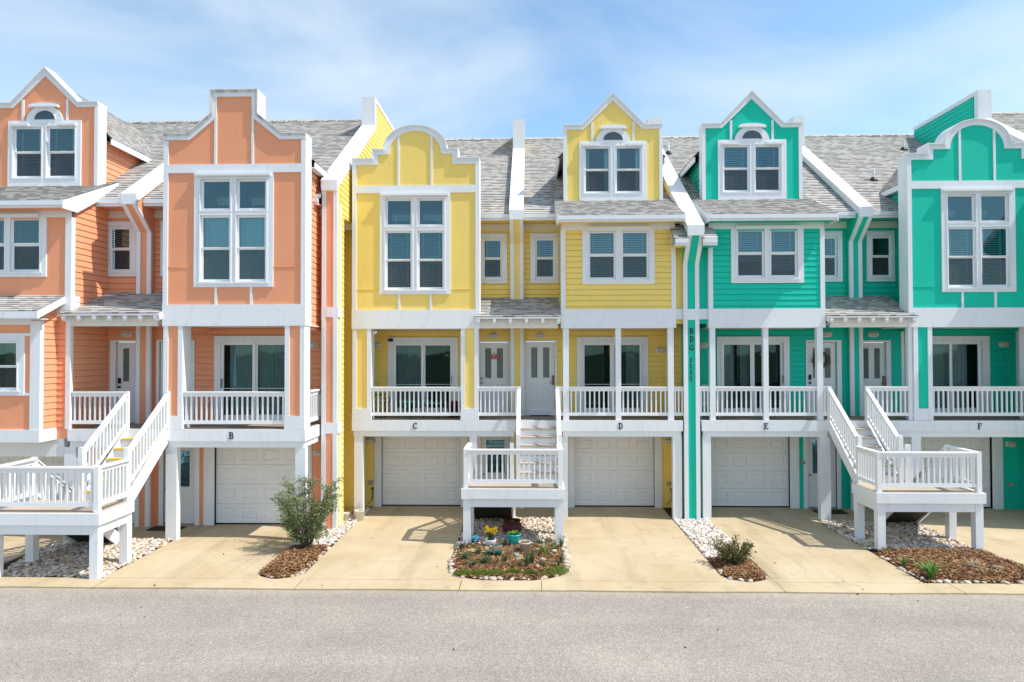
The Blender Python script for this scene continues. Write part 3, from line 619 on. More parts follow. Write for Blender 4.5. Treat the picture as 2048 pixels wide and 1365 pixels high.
def wall_lamp(root, f, a, z, d=0.02):
    b = MB(); N = 20
    b.prism(f, [(a+0.15*math.copysign(abs(math.cos(2*math.pi*k/N))**0.7, math.cos(2*math.pi*k/N)), z+0.085*math.copysign(abs(math.sin(2*math.pi*k/N))**0.7, math.sin(2*math.pi*k/N))) for k in range(N)], d-0.02, d+0.03)
    l = b.build('wall_lamp', 'soffit', root)
    g = MB(); M_ = 6; vs = []
    for j in range(M_+1):
        t = j/M_*math.pi/2
        for k in range(N): vs.append(tuple(pt(f, a+0.125*math.cos(t)*math.cos(2*math.pi*k/N), z+0.065*math.cos(t)*math.sin(2*math.pi*k/N), d+0.03+0.085*math.sin(t))))
    g.raw(vs, [(j*N+k, j*N+(k+1) % N, (j+1)*N+(k+1) % N, (j+1)*N+k) for j in range(M_) for k in range(N)])
    for q in (-0.08, -0.04, 0.0, 0.04, 0.08): g.fbox(f, a+q-0.004, a+q+0.004, z-0.055, z+0.055, d+0.03, d+0.11)
    g.build('lamp_lens', 'lens', l, True)
BAL = {}
def baluster_mesh(h):
    k = round(h, 3)
    if k not in BAL:
        b = MB().box(-0.019, 0.019, -0.019, 0.019, 0, h); me = bpy.data.meshes.new('baluster'); me.from_pydata(b.v, [], b.f); me.materials.append(MT['white_rail']); BAL[k] = me
    return BAL[k]
def railing(root, p0, p1, h=0.92, gap=0.128, cap=0.13, trim=0.0, mat='white_rail'):
    p0, p1 = Vector(p0), Vector(p1); up = V(0, 0, 1)
    b = MB().vbeam(p0+up*h, p1+up*h, cap, 0.036).vbeam(p0+up*(h-0.036), p1+up*(h-0.036), 0.044, 0.09)
    r = b.build('railing', mat, root); o = wloc(r)
    MB().vbeam(p0+up*0.205, p1+up*0.205, 0.044, 0.09).build('bottom_rail', mat, r)
    Lh = Vector((p1.x-p0.x, p1.y-p0.y)).length; n = max(1, int(round((Lh-2*trim)/gap)))
    me = baluster_mesh(h-0.036-0.045-0.16)
    for i in range(n):
        t = (trim + (Lh-2*trim)*(i+0.5)/n)/Lh
        c = bpy.data.objects.new('baluster', me); COL.objects.link(c); c.parent = r; c.location = p0.lerp(p1, t)+up*0.16-o
    return r
def post(root, x0, x1, y0, y1, z0, z1, mat='white', name='post'): return MB().box(x0, x1, y0, y1, z0, z1).build(name, mat, root)
def roof(root, P, u, s, Lu, S, name='roof', e=0.14, xl=None, xr=None, v0=0.0, u0=0.0):
    """shingle courses: P lower corner, u along the eave, s up the slope; xl/xr trim the sides as functions of the slope distance"""
    P, u, s = Vector(P), Vector(u).normalized(), Vector(s).normalized(); n = u.cross(s)
    if n.z < 0: n = -n
    b = MB(); k = 0; q = 0.0
    while q < S-1e-4:
        q1 = min(q+e, S)
        l0, l1 = (xl(q), xl(q1)) if xl else (0, 0); r0, r1 = (xr(q), xr(q1)) if xr else (Lu, Lu)
        if r0-l0 > 0.01 or r1-l1 > 0.01:
            b.poly([P+u*l0+s*q+n*0.020, P+u*r0+s*q+n*0.020, P+u*r1+s*q1+n*0.001, P+u*l1+s*q1+n*0.001], [(u0+l0, v0+q+0.003), (u0+r0, v0+q+0.003), (u0+r1, v0+q1-0.003), (u0+l1, v0+q1-0.003)])
            b.poly([P+u*l0+s*q-n*0.03*(k == 0), P+u*r0+s*q-n*0.03*(k == 0), P+u*r0+s*q+n*0.020, P+u*l0+s*q+n*0.020], [(u0+l0, v0+q), (u0+r0, v0+q), (u0+r0, v0+q+0.01), (u0+l0, v0+q+0.01)])
        q = q1; k += 1
    # underside
    l0, l1 = (xl(0), xl(S)) if xl else (0, 0); r0, r1 = (xr(0), xr(S)) if xr else (Lu, Lu)
    b.poly([P+u*l0-n*0.03, P+u*r0-n*0.03, P+u*r1+s*S-n*0.03, P+u*l1+s*S-n*0.03], [(0, 0)]*4)
    return b.build(name, 'shingle', root)
SV = V(0, 1, SL).normalized(); SLEN = lambda dyh: dyh*math.sqrt(1+SL*SL)
def main_roof(root, X0, X1, dy, Ye=19.85, name='roof'):
    r = roof(root, (X0, Ye+dy, zroof(Ye+dy, dy)), (1, 0, 0), SV, X1-X0, SLEN(YR-Ye), name, u0=X0)
    zr = zroof(YR)
    m = MB().poly([(X0, YR+dy, zr), (X1, YR+dy, zr), (X1, YR+dy+7, zr-4.6), (X0, YR+dy+7, zr-4.6)], [(X0, 0), (X1, 0), (X1, 8), (X0, 8)])
    x = X0; rr = random.Random(int(X0*10))
    while x < X1:
        x2 = min(x+0.14, X1); t = 0.012+rr.uniform(0, 0.012)
        a, c, e2 = (YR+dy-0.16, zr-0.16*SL+0.02+t), (YR+dy, zr+0.03+t), (YR+dy+0.16, zr-0.16*SL+0.02+t)
        for p, q in ((a, c), (c, e2)): m.poly([(x, p[0], p[1]-0.008), (x2, p[0], p[1]+0.008), (x2, q[0], q[1]+0.008), (x, q[0], q[1]-0.008)], [(x*2, 0), (x*2+0.2, 0), (x*2+0.2, 0.1), (x*2, 0.1)])
        m.poly([(x, a[0], a[1]-0.02), (x2, a[0], a[1]-0.02), (x2, a[0], a[1]+0.008), (x, a[0], a[1]-0.008)], [(x, 0)]*4)
        x = x2
    m.build('roof_ridge', 'shingle', root)
    return r
def eave(root, X0, X1, dy, Ye=19.85, hgt=0.17, col='orange', z=None, soff=0.6):
    zt = (zroof(Ye+dy, dy) if z is None else z) - 0.02
    b = MB().box(X0, X1, Ye+dy-0.0, Ye+dy+0.03, zt-hgt, zt); b.box(X0, X1, Ye+dy-0.035, Ye+dy-0.002, zt-0.10, zt+0.012)
    fa = b.build('eave_fascia', 'white', root)
    MB().box(X0, X1, Ye+dy+0.03, Ye+dy+soff, zt-hgt+0.02, zt-hgt+0.04).build('soffit', col, root)
    return fa
def recess_wall(root, col, X0, X1, dy, holes, split=2.72, ztop=8.5):
    f = FR(Y1+dy)
    MB().plate(f, X0, X1, 0.0, split, holes=holes, d=0.0, back=-0.15).build('ground_floor_wall', col, root)
    w = MB().lap(f, X0, X1, split, ztop, holes=holes)
    w.build('siding_wall', col+'_lap', root)
    MB().fbox(f, X0, X1, 8.28, 8.48, 0.0, 0.045).build('frieze_board', 'soffit', root)
def arch_pts(xc, h, n=22):
    """arched parapet: shoulders, steps and a half round, left to right (outer line, inner line)"""
    r = 0.875; zb = 10.30; pk = 10.96; z0, z1 = 10.03, 10.30
    o = [(xc-r*math.cos(math.pi*k/n), zb-0.02+(pk-zb+0.02)*math.sin(math.pi*k/n)**0.92) for k in range(n+1)]
    i = [(xc-(r-0.145)*math.cos(math.pi*k/n), zb-0.13+(pk-zb-0.01)*math.sin(math.pi*k/n)**0.92) for k in range(n+1)]
    return o, i
LET = {}
def arc(cx, cy, rx, ry, a0, a1, n=10): return [(cx+rx*math.cos(R(a0+(a1-a0)*k/n)), cy+ry*math.sin(R(a0+(a1-a0)*k/n))) for k in range(n+1)]
LET['B'] = [([(0.18, 0), (0.18, 1)], .17), ([(0, .03), (.4, .03)], .07), ([(0, .97), (.4, .97)], .07), ([(.18, .52), (.4, .52)], .07), ([(.38, .97)]+arc(.38, .745, .2, .225, 90, -90)+[(.38, .52)], .12), ([(.38, .52)]+arc(.40, .275, .24, .245, 90, -90)+[(.38, .03)], .13)]
LET['D'] = [([(0.18, 0), (0.18, 1)], .17), ([(0, .03), (.36, .03)], .07), ([(0, .97), (.36, .97)], .07), (arc(.30, .5, .36, .47, 90, -90, 14), .14)]
LET['G'] = [(arc(.38, .5, .32, .46, 40, 335, 18), .14), ([(.66, .05), (.66, .42)], .12), ([(.45, .42), (.76, .42)], .07), ([(.64, .98), (.64, .72)], .06)]
LET['C'] = [(arc(.38, .5, .32, .46, 45, 315, 18), .14), ([(.65, .99), (.65, .70)], .06), ([(.67, .25), (.62, .12)], .06)]
LET['E'] = [([(0.18, 0), (0.18, 1)], .17), ([(0, .04), (.64, .04)], .08), ([(0, .96), (.62, .96)], .08), ([(.18, .52), (.46, .52)], .08), ([(.61, 1), (.61, .74)], .07), ([(.64, 0), (.64, .28)], .07), ([(.46, .64), (.46, .40)], .06)]
LET['F'] = [([(0.18, 0), (0.18, 1)], .17), ([(0, .04), (.38, .04)], .08), ([(0, .96), (.62, .96)], .08), ([(.18, .52), (.46, .52)], .08), ([(.61, 1), (.61, .72)], .07), ([(.46, .64), (.46, .40)], .06)]
LET['1'] = [([(.32, 0), (.32, 1)], .18), ([(.08, .04), (.56, .04)], .08), ([(.32, .97), (.10, .84)], .08)]
def stroke(b, f, pts, w, a, z, s, d0, d1):
    for k in range(len(pts)-1):
        p, q = Vector(pts[k]), Vector(pts[k+1]); t = q-p
        if t.length < 1e-6: continue
        t = t.normalized(); nrm = Vector((-t.y, t.x))*w/2; t = t*w*0.12
        qs = [p-nrm-t, q-nrm+t, q+nrm+t, p+nrm-t]
        b.prism(f, [(a+c.x*s, z+c.y*s) for c in qs], d0, d1+0.0002*k)
def letters(root, f, txt, a, z, s, d, name='unit_letter', col='letter'):
    b = MB()
    for i, ch in enumerate(txt):
        for j, (pts, w) in enumerate(LET[ch]): stroke(b, f, pts, w, a+i*s*0.85, z, s, d, d+0.014+0.0007*j)
    return b.build(name, col, root)
def fin(root, x0, x1, yf, yc, zc, col, left, right, dy, zcor=7.05, mid=False, notch=None):
    """party wall: rises above the roof as a white-capped parapet that steps up at the ridge; the eave end is corbelled out"""
    ys, zs0, zs1, ye = 24.35+dy, 0, 12.95, 28.0+dy
    zs0 = zc + SL*(ys-yc)
    zb = 0.0
    prof = [(yf, zb), (yf, zcor), (yc, zc-0.24), (yc, zc), (ys, zs0), (ys, zs1), (ye, zs1), (ye, zb)]
    fL, fR = SX(x0, -1), SX(x1, 1)
    if notch: prof = prof[:-1] + [(ye, 8.3), (notch, 8.3), (notch, zb)]
    w = MB().prism(SX(x0, -1), prof, -(x1-x0), 0.0)
    wall = w.build('party_wall', col, root)
    c = MB(); t = 0.05
    # sloping cap, step face and level cap
    P = [(yc-0.02, zc), (ys-0.03, zs0), (ys-0.03, zs1+0.02), (ye, zs1+0.02)]
    f = SX(x0-0.03, -1); wd = -(x1-x0+0.06)
    c.prism(f, [(yc-0.03, zc-0.0), (yc-0.03, zc+0.03), (ys-0.03, zs0+0.03), (ys-0.03, zs1+0.03), (ye, zs1+0.03), (ye, zs1-0.10), (ys+0.16, zs1-0.10), (ys+0.16, zs0-0.02), (yc+0.10, zc-0.12), (yc-0.03, zc-0.18)], wd, 0.0)
    c.build('parapet_cap', 'cap', wall)
    e = MB(); fx = FR(yf); ew = 0.095
    e.box(x0-0.015, x1+0.015, yc-0.035, yc+0.06, zc-0.25, zc-0.002)
    for (a0, a1) in ((x0-0.015, x0+ew), (x1-ew, x1+0.015)):
        e.box(a0, a1, yf-0.03, yf+0.05, zb, zcor)
        e.prism(SX(a0, -1), [(yf-0.03, zcor), (yc-0.03, zc-0.24), (yc+0.06, zc-0.24), (yf+0.05, zcor-0.02)], -(a1-a0), 0.0)
    e.build('corner_board', 'white', wall)
    # clapboards on the side faces above and beside the roofs
    def ylo(z):
        if z < zcor: return yf+0.30
        if z < zc-0.24: return yf+0.30
        if z < zs0: return max(yf+0.30, yc+(z-zc)/SL+0.22)
        return ys+0.24
    for s_, X, m, on in ((-1, x0, left, left), (1, x1, right, right)):
        if on:
            sd = MB()
            if notch: sd.lap(SX(X, s_), ylo, notch, 0.0, 8.3, p=0.016)
            sd.lap(SX(X, s_), ylo, ye, 8.3 if notch else (0.0 if not mid else 8.4), zs1-0.12, p=0.016); sd.build('side_siding', m+'_lap', wall)
    return wall

# ------------------------------------------------------------------ facade modules
def planks(b, x0, x1, y0, y1, z0, z1, w=0.14, gap=0.008):
    y = y0
    while y < y1-0.02:
        b.box(x0, x1, y, min(y+w-gap, y1), z0, z1); y += w
    return b
def balcony(root, x0, x1, dy, posts, side=None, letter=None, lx=0, beam_x=None, wood=True):
    """deck floor, fascia boards, carrying beam, square posts and the soffit below"""
    ya, yb = Y0+dy, Y1+dy
    planks(MB(), x0+0.05, x1-0.05, ya+0.0, yb-0.02, 2.70, ZD).build('deck_floor', 'deck', root)
    fa = MB().box(x0, x1, ya-0.045, ya-0.002, 2.44, 2.735)
    fa.box(x0, x0+0.04, ya, yb-0.02, 2.44, 2.735).box(x1-0.04, x1, ya, yb-0.02, 2.44, 2.735)
    fa = fa.build('deck_fascia', 'white', root)
    bx0, bx1 = beam_x or (x0+0.04, x1-0.04)
    MB().box(bx0, bx1, ya-0.005, ya+0.17, 2.285, 2.44).box(bx0, bx0+0.12, ya+0.17, yb-0.02, 2.29, 2.44).box(bx1-0.12, bx1, ya+0.17, yb-0.02, 2.29, 2.44).build('deck_beam', 'white', root)
    MB().box(x0+0.06, x1-0.06, ya+0.02, yb-0.02, 2.42, 2.438).build('soffit', 'soffit', root)
    for (p0, p1) in posts: post(root, p0, p1, ya+0.0, ya+0.19, 0.0, 2.285)
    if letter: letters(fa, FR(ya-0.045), letter, lx, 2.50, 0.165, 0.0)
    return fa
def pier(root, col, x0, x1, dy, both=True):
    f = FR(Y0+dy)
    p = MB().fbox(f, x0+0.02, x1-0.02, ZD, 5.28, -0.38, 0.0).build('pier', col, root)
    MB().fbox(f, x0, x0+0.115, 3.06, 5.28, -0.40, 0.03).fbox(f, x1-0.115, x1, 3.06, 5.28, -0.40, 0.03).build('corner_board', 'white', p)
    MB().fbox(f, x0-0.005, x1+0.005, ZD, 3.06, -0.405, 0.036).build('pier_base', 'white', p)
def bay(root, col, x0, x1, xc, dy, gable, entry, ho=1.18, zj=6.38, blind='blind', cap='cap'):
    """projecting bay with a shaped parapet; entry = +1 if the porch lies to its right"""
    f = FR(Y0+dy)
    win = (xc-0.99, xc+0.99, 6.24, 9.075)
    pl = MB().plate(f, x0+0.01, x1-0.01, 5.6, 9.9, holes=[hole(win)], d=0.0, back=-0.40)
    if gable == 'arch':
        oa, ia = arch_pts(xc, 0)
        o = [(x0-0.015, 10.03), (xc-ho, 10.03), (xc-ho, 10.30)] + oa + [(xc+ho, 10.30), (xc+ho, 10.03), (x1+0.015, 10.03)]
        i = [(x0-0.015, 9.88), (xc-ho+0.135, 9.88), (xc-ho+0.135, 10.165)] + ia + [(xc+ho-0.135, 10.165), (xc+ho-0.135, 9.88), (x1+0.015, 9.88)]
    else:
        o = [(x0-0.015, 10.04), (xc-1.17, 10.04), (xc-0.57, 10.53), (xc-0.57, 11.12), (xc+0.57, 11.12), (xc+0.57, 10.53), (xc+1.20, 10.03), (x1+0.015, 10.03)]
        i = [(x0-0.015, 9.905), (xc-1.12, 9.905), (xc-0.445, 10.46), (xc-0.435, 10.975), (xc+0.435, 10.975), (xc+0.445, 10.46), (xc+1.14, 9.90), (x1+0.015, 9.90)]
    mid = [((a[0]+b[0])/2, (a[1]+b[1])/2) for a, b in zip(o, i)]
    mid[0] = (x0+0.01, mid[0][1]); mid[-1] = (x1-0.01, mid[-1][1])
    pl.prism(f, [(x0+0.01, 9.9)] + mid + [(x1-0.01, 9.9)], -0.40, 0.0)
    wall = pl.build('front_panel', col, root)
    for q0, q1 in ((x0+0.05, xc-0.99), (xc+0.99, x1-0.05)): MB().fbox(f, q0, q1, zj, zj+0.016, 0.0, 0.013).build('panel_joint', col, wall)
    MB().strip(f, o, i, -0.43, 0.035).build('parapet_trim', 'white', root)
    inner2 = [(a[0]*0.3+b[0]*0.7, a[1]*0.3+b[1]*0.7) for a, b in zip(i, o)]
    MB().strip(f, o, inner2, 0.036, 0.052).strip(f, offset(o, 0.028), offset(o, 0.002), -0.46, 0.075).build('parapet_cap', cap, root)
    t = MB().fbox(f, x0-0.015, x0+0.10, 5.81, 9.885, -0.43, 0.034).fbox(f, x1-0.10, x1+0.015, 5.81, 9.885, -0.43, 0.034).build('corner_board', 'white', root)
    bt = MB().fbox(f, x0+0.10, x1-0.10, 9.08, 9.29, 0.0, 0.033)
    top = lambda s: (10.80 if gable == 'arch' else 10.46)
    for s in (-0.465, 0.465):
        bt.fbox(f, xc+s-0.03, xc+s+0.03, 9.29, 10.72 if gable == 'arch' else 10.5, 0.0, 0.026)
        bt.fbox(f, xc+s*0.95-0.03, xc+s*0.95+0.03, 5.81, 6.24, 0.0, 0.026)
    bt.build('trim_band', 'white', root)
    MB().fbox(f, x0-0.02, x1+0.02, 5.28, 5.81, -0.43, 0.042).build('beam', 'white', root)
    U = []
    for a0, a1 in ((xc-0.775, xc-0.13), (xc+0.125, xc+0.765)):
        U.append((a0, a1, [(6.44, 7.17), (7.235, 7.965)])); U.append((a0, a1, [(8.205, 8.87)]))
    window(root, f, win, U, blind, caps=[(win[0]+0.03, win[1]-0.05, 8.995, 0.05, 0.115)])
    # body behind the parapet screen
    xl = x0+(0.5 if entry < 0 else 0.09); xr = x1-(0.5 if entry > 0 else 0.09)
    for X, s in ((xl, -1), (xr, 1)):
        MB().lap(SX(X, s), Y0+dy+0.43, Y1+dy+0.6, 5.2, 9.5).poly([(X-s*0.02, Y0+dy+0.4, 5.2), (X-s*0.02, Y1+dy+0.8, 5.2), (X-s*0.02, Y1+dy+0.8, 9.5), (X-s*0.02, Y0+dy+0.4, 9.5)]).build('side_siding', col+'_lap', root)
    hw = (xr-xl)/2+0.2; cx = (xl+xr)/2; ze = 9.45
    for s in (-1, 1):
        roof(root, (cx+s*hw, Y0+dy+0.42, ze), (0, 1, 0), (-s, 0, 0.80), 4.6, hw*1.281, 'bay_roof')
        MB().box(min(cx+s*hw, cx+s*hw-s*0.03), max(cx+s*hw, cx+s*hw-s*0.03), Y0+dy+0.43, Y0+dy+2.6, ze-0.16, ze-0.012).box(min(cx+s*(hw-0.03), cx+s*(hw-0.25)), max(cx+s*(hw-0.03), cx+s*(hw-0.25)), Y0+dy+0.43, Y0+dy+2.4, ze-0.15, ze-0.13).build('eave_fascia', 'white', root)
    MB().box(x0+0.02, x1-0.02, Y0+dy+0.05, Y1+dy-0.02, 5.29, 5.32).build('porch_ceiling', 'soffit', root)
def dormer(root, col, cx, dy, blind):
    f = FR(YD+dy); h = 1.465
    win = (cx-1.0, cx+1.0, 9.08, 10.88)
    o = [(cx-h, 11.35), (cx-0.92, 11.35), (cx, 12.30), (cx+0.92, 11.35), (cx+h, 11.35)]
    i = [(cx-h, 11.24), (cx-0.875, 11.24), (cx, 12.10), (cx+0.875, 11.24), (cx+h, 11.24)]
    mid = [((a[0]+b[0])/2, (a[1]+b[1])/2) for a, b in zip(o, i)]
    d = MB().plate(f, cx-h+0.02, cx+h-0.02, 8.7, 10.9, holes=[hole(win)], d=0.0, back=-0.3)
    d.prism(f, [(cx-h+0.02, 10.9), (cx-h+0.02, mid[0][1])] + mid[1:-1] + [(cx+h-0.02, mid[-1][1]), (cx+h-0.02, 10.9)], -0.3, 0.0)
    w = d.build('dormer_front', col, root)
    MB().strip(f, o, i, -0.34, 0.035).build('parapet_trim', 'white', w)
    i2 = [(a[0]*0.35+b[0]*0.65, a[1]*0.35+b[1]*0.65) for a, b in zip(i, o)]
    MB().strip(f, o, i2, 0.036, 0.052).strip(f, offset(o, 0.028), offset(o, 0.002), -0.37, 0.075).build('parapet_cap', 'cap', w)
    t = MB()
    for s in (-1, 1):
        t.fbox(f, min(cx+s*(h-0.10), cx+s*h), max(cx+s*(h-0.10), cx+s*h), 8.7, 11.245, -0.34, 0.034)
        t.fbox(f, cx+s*0.61-0.032, cx+s*0.61+0.032, 10.88, 11.46, 0.0, 0.026)
    t.build('corner_board', 'white', w)
    U = [(cx-0.80, cx-0.13, [(9.40, 10.005), (10.065, 10.67)]), (cx+0.12, cx+0.79, [(9.40, 10.005), (10.065, 10.67)])]
    window(root, f, win, U, blind, caps=[(cx-0.90, cx-0.40, 10.73, 0.06, 0.12), (cx+0.39, cx+0.89, 10.73, 0.06, 0.12)], sill=False, arch=(cx, 10.87, 0.50, 0.42, 0.315, 0.27, 11.235, 0.40))
    for s in (-1, 1):
        X = cx+s*1.36
        MB().lap(SX(X, s), YD+dy+0.3, lambda z: 19.85+dy+(z-8.66)/SL, 9.0, 10.5).poly([(X-s*0.01, YD+dy+0.3, 8.7), (X-s*0.01, 23+dy, 10.5), (X-s*0.01, YD+dy+0.3, 10.5)]).build('side_siding', col+'_lap', w)
        roof(root, (cx+s*1.62, YD+dy+0.33, 10.50), (0, 1, 0), (-s, 0, 0.97), 4.6, 1.62*1.393, 'dormer_roof')
        a, b_ = sorted((cx+s*1.62, cx+s*1.58)); MB().box(a, b_, YD+dy+0.34, YD+dy+2.62, 10.33, 10.49).build('eave_fascia', 'white', w)
def volume(root, col, x0, x1, dy, win, units, blind, capx, side, shed, flat=False, zb=5.81, edge=0.11):
    """upper room over the balcony with a shed roof in front of the dormer"""
    f = FR(Y0+dy)
    if flat: MB().plate(f, x0, x1, zb-0.2, 8.2, holes=[hole(win)], d=0.0, back=-0.2).build('front_panel', col, root)
    else: MB().lap(f, x0+0.02, x1-0.02, zb-0.1, 8.1, holes=[hole(win)]).build('front_siding', col+'_lap', root)
    MB().fbox(f, x0, x1, 8.005, 8.20, -0.05, 0.036).build('frieze_board', 'white', root)
    t = MB().fbox(f, x0-0.012, x0+edge, zb, 8.004, -0.11, 0.034).fbox(f, x1-edge, x1+0.012, zb, 8.004, -0.11, 0.034); t.build('corner_board', 'white', root)
    MB().fbox(f, x0-0.014, x1+0.014, zb-0.53, zb-0.002, -0.3, 0.042).build('beam', 'white', root)
    window(root, f, win, units, blind, caps=[(capx[0], capx[1], 8.025, 0.055, 0.12)])
    for X, s in ((x0, -1), (x1, 1)):
        MB().lap(SX(X, s), lambda z: Y0+dy+max(0.10, (z-8.34)/0.44-0.20), Y1+dy, zb-0.5, 8.75).poly([(X-s*0.02, Y0+dy+0.1, zb-0.5), (X-s*0.02, Y1+dy, zb-0.5), (X-s*0.02, Y1+dy, 8.8), (X-s*0.02, Y0+dy+0.1, 8.2)]).build('side_siding', col+'_lap', root)
    s0, s1 = shed; m = 0.44; sv = V(0, 1, m).normalized(); Ye = 18.5
    roof(root, (s0, Ye+dy, 8.34), (1, 0, 0), sv, s1-s0, 2.25*math.sqrt(1+m*m), 'shed_roof', u0=s0+0.1)
    eave(root, s0+0.01, s1-0.01, dy, Ye, 0.16, col, 8.335, 0.5)
    r = MB()
    for X, s in ((s0, 1), (s1, -1)):
        a, b_ = sorted((X, X+s*0.035))
        r.prism(SX(b_, 1), [(Ye+dy-0.03, 8.325), (Ye+dy+2.2, 8.325+m*2.23), (Ye+dy+2.2, 8.325+m*2.23-0.2), (Ye+dy+0.5, 8.13), (Ye+dy-0.03, 8.13)], -(b_-a), 0.0)
    r.build('rake_board', 'white', root)
    MB().box(x0+0.02, x1-0.02, Y0+dy+0.05, Y1+dy-0.02, zb-0.52, zb-0.49).build('porch_ceiling', 'soffit', root)
def small_window(root, x0, x1, dy, p0, p1, blind):
    window(root, FR(Y1+dy+0.0), (x0, x1, 6.69, 8.20), [(p0, p1, [(6.89, 7.405), (7.475, 7.975)])], blind, caps=[(x0+0.09, x1-0.09, 8.085, 0.05, 0.10)])
def entry_roof(root, x0, x1, dy, lx=True, rx=True, tails=6, name='entry_roof'):
    m = 0.40; P = (x0, 18.78+dy, 5.60)
    r = roof(root, P, (1, 0, 0), V(0, 1, m), x1-x0, 1.66*math.sqrt(1+m*m), name, u0=x0)
    b = MB().box(x0+0.12, x1-0.12, Y0+dy-0.02, Y0+dy+0.10, 5.285, 5.62); b.build('entry_beam', 'soffit', r)
    MB().box(x0+0.02, x1-0.02, 18.78+dy, 18.80+dy, 5.545, 5.585).build('drip_edge', 'white', r)
    t = MB(); n = tails
    for k in range(n):
        x = x0+0.10+(x1-x0-0.2)*k/(n-1)
        t.prism(SX(x-0.045, -1), [(18.785+dy, 5.48), (18.80+dy, 5.43), (18.85+dy, 5.40), (18.98+dy, 5.44), (18.98+dy, 5.60), (18.785+dy, 5.54)], -0.09, 0.0)
    t.build('rafter_tail', 'white', r)
    k = MB()
    for X, s, on in ((x0, 1, lx), (x1, -1, rx)):
        if on:
            a, b_ = sorted((X, X+s*0.04)); k.prism(SX(b_, 1), [(18.76+dy, 5.585), (Y1+dy, 5.585+m*1.69), (Y1+dy, 5.43+m*1.69), (18.82+dy, 5.43)], -(b_-a), 0.0)
    if k.v: k.build('rake_board', 'white', r)
    MB().box(x0+0.1, x1-0.1, Y0+dy+0.1, Y1+dy-0.02, 5.40, 5.42).build('porch_ceiling', 'soffit', r)
def vent_pipe(root, x, y, dy, h=0.36):
    z = zroof(y, dy)
    p = MB().lathe((x, y, z-0.06), [(0.045, 0), (0.045, h+0.06), (0.036, h+0.06), (0.036, h-0.05)], 12).build('vent_pipe', 'pipe', root)
    MB().lathe((x, y, z-0.08), [(0.15, 0.0), (0.14, 0.06), (0.07, 0.16), (0.05, 0.17)], 14).build('vent_boot', 'black', p)
def outlet(root, f, a, z, cord=False):
    o = MB().fbox(f, a-0.06, a+0.06, z-0.05, z+0.05, 0.0, 0.07).build('outlet_box', 'greybox', root)
    if cord:
        MB().tube([pt(f, a+0.05, z-0.16, 0.02), pt(f, a+0.07, z-0.3, 0.06), pt(f, a+0.05, z-0.5, 0.05), pt(f, a-0.08, z-0.62, 0.03)], 0.014, 6).lathe(pt(f, a+0.05, z-0.2, 0.04), [(0.0, 0), (0.03, 0), (0.03, 0.06), (0, 0.06)], 8).build('hose_tap', 'black', o)

# ------------------------------------------------------------------ the townhouses
DA = -2.28
# --- C : yellow bay with the round parapet
h = thing('townhouse', (-2.8, Y0, 0), 'yellow townhouse with a round arched parapet over its tall bay window, lettered C', 'townhouse', 'townhouses in the terrace')
HC = h; f1 = FR(Y1)
recess_wall(h, 'yellow', -5.06, -0.40, 0, [(-4.46, -2.08, 0, 2.72), (-1.46, -0.6, 0, 2.12), (-4.1, -2.33, 2.7, 4.95), (-1.5, -0.65, 2.7, 4.93), hole((-1.50, -0.68, 6.69, 8.2))])
MB().box(-5.45, -4.90, 19.68, 19.8, 0, 8.6).box(-5.47, -5.44, 18.2, 19.8, 0, 8.3).build('end_wall', 'yellow', h); MB().box(-5.44, -4.9, 19.30, 19.33, 8.12, 8.30).build('eave_fascia', 'white', h)
garage(h, f1, -4.46, -2.08, 2.13, -4.68, -1.86)
ground_door(h, f1, -1.46, -0.62, 2.12)
slider(h, f1, (-4.27, -2.16, ZD, 5.07), [(-4.03, -3.27), (-3.15, -2.40)], (2.95, 4.83), [(-4.06, -3.25, 'sheer', 0.10)], -2.34)
entry_door(h, f1, (-1.50, -0.65, 2.90, 4.91), (-1.57, -0.585, 4.97), -1.44, 'knob')
small_window(h, -1.50, -0.68, 0, -1.35, -0.88, 'blind')
bay(h, 'yellow', -4.95, -1.41, -3.20, 0, 'arch', +1, blind=lambda n, a: 'blind' if n == 2 else None)
balcony(h, -4.96, -0.40, 0, [(-4.90, -4.66), (-1.68, -1.47)], letter='C', lx=-3.25)
pier(h, 'yellow', -4.95, -4.43, 0); pier(h, 'yellow', -1.92, -1.43, 0)
railing(h, (-4.43, Y0+0.06, ZD), (-1.92, Y0+0.06, ZD)); railing(h, (-1.43, Y0+0.06, ZD), (-0.33, Y0+0.06, ZD))
main_roof(h, -5.08, -0.37, 0); eave(h, -5.06, -0.55, 0, col='yellow')
entry_roof(h, -1.52, 0.90, 0, False, True, 6)
fin(h, -0.56, -0.20, Y1-0.2, 19.55, 8.68, 'yellow', 'yellow', 'yellow', 0, zcor=7.85, mid=True)
wall_lamp(h, f1, -4.62, 4.84); wall_lamp(h, f1, -4.80, 1.98, 0.0); wall_lamp(h, f1, -1.09, 5.13)
outlet(h, f1, -4.78, 0.72, True)
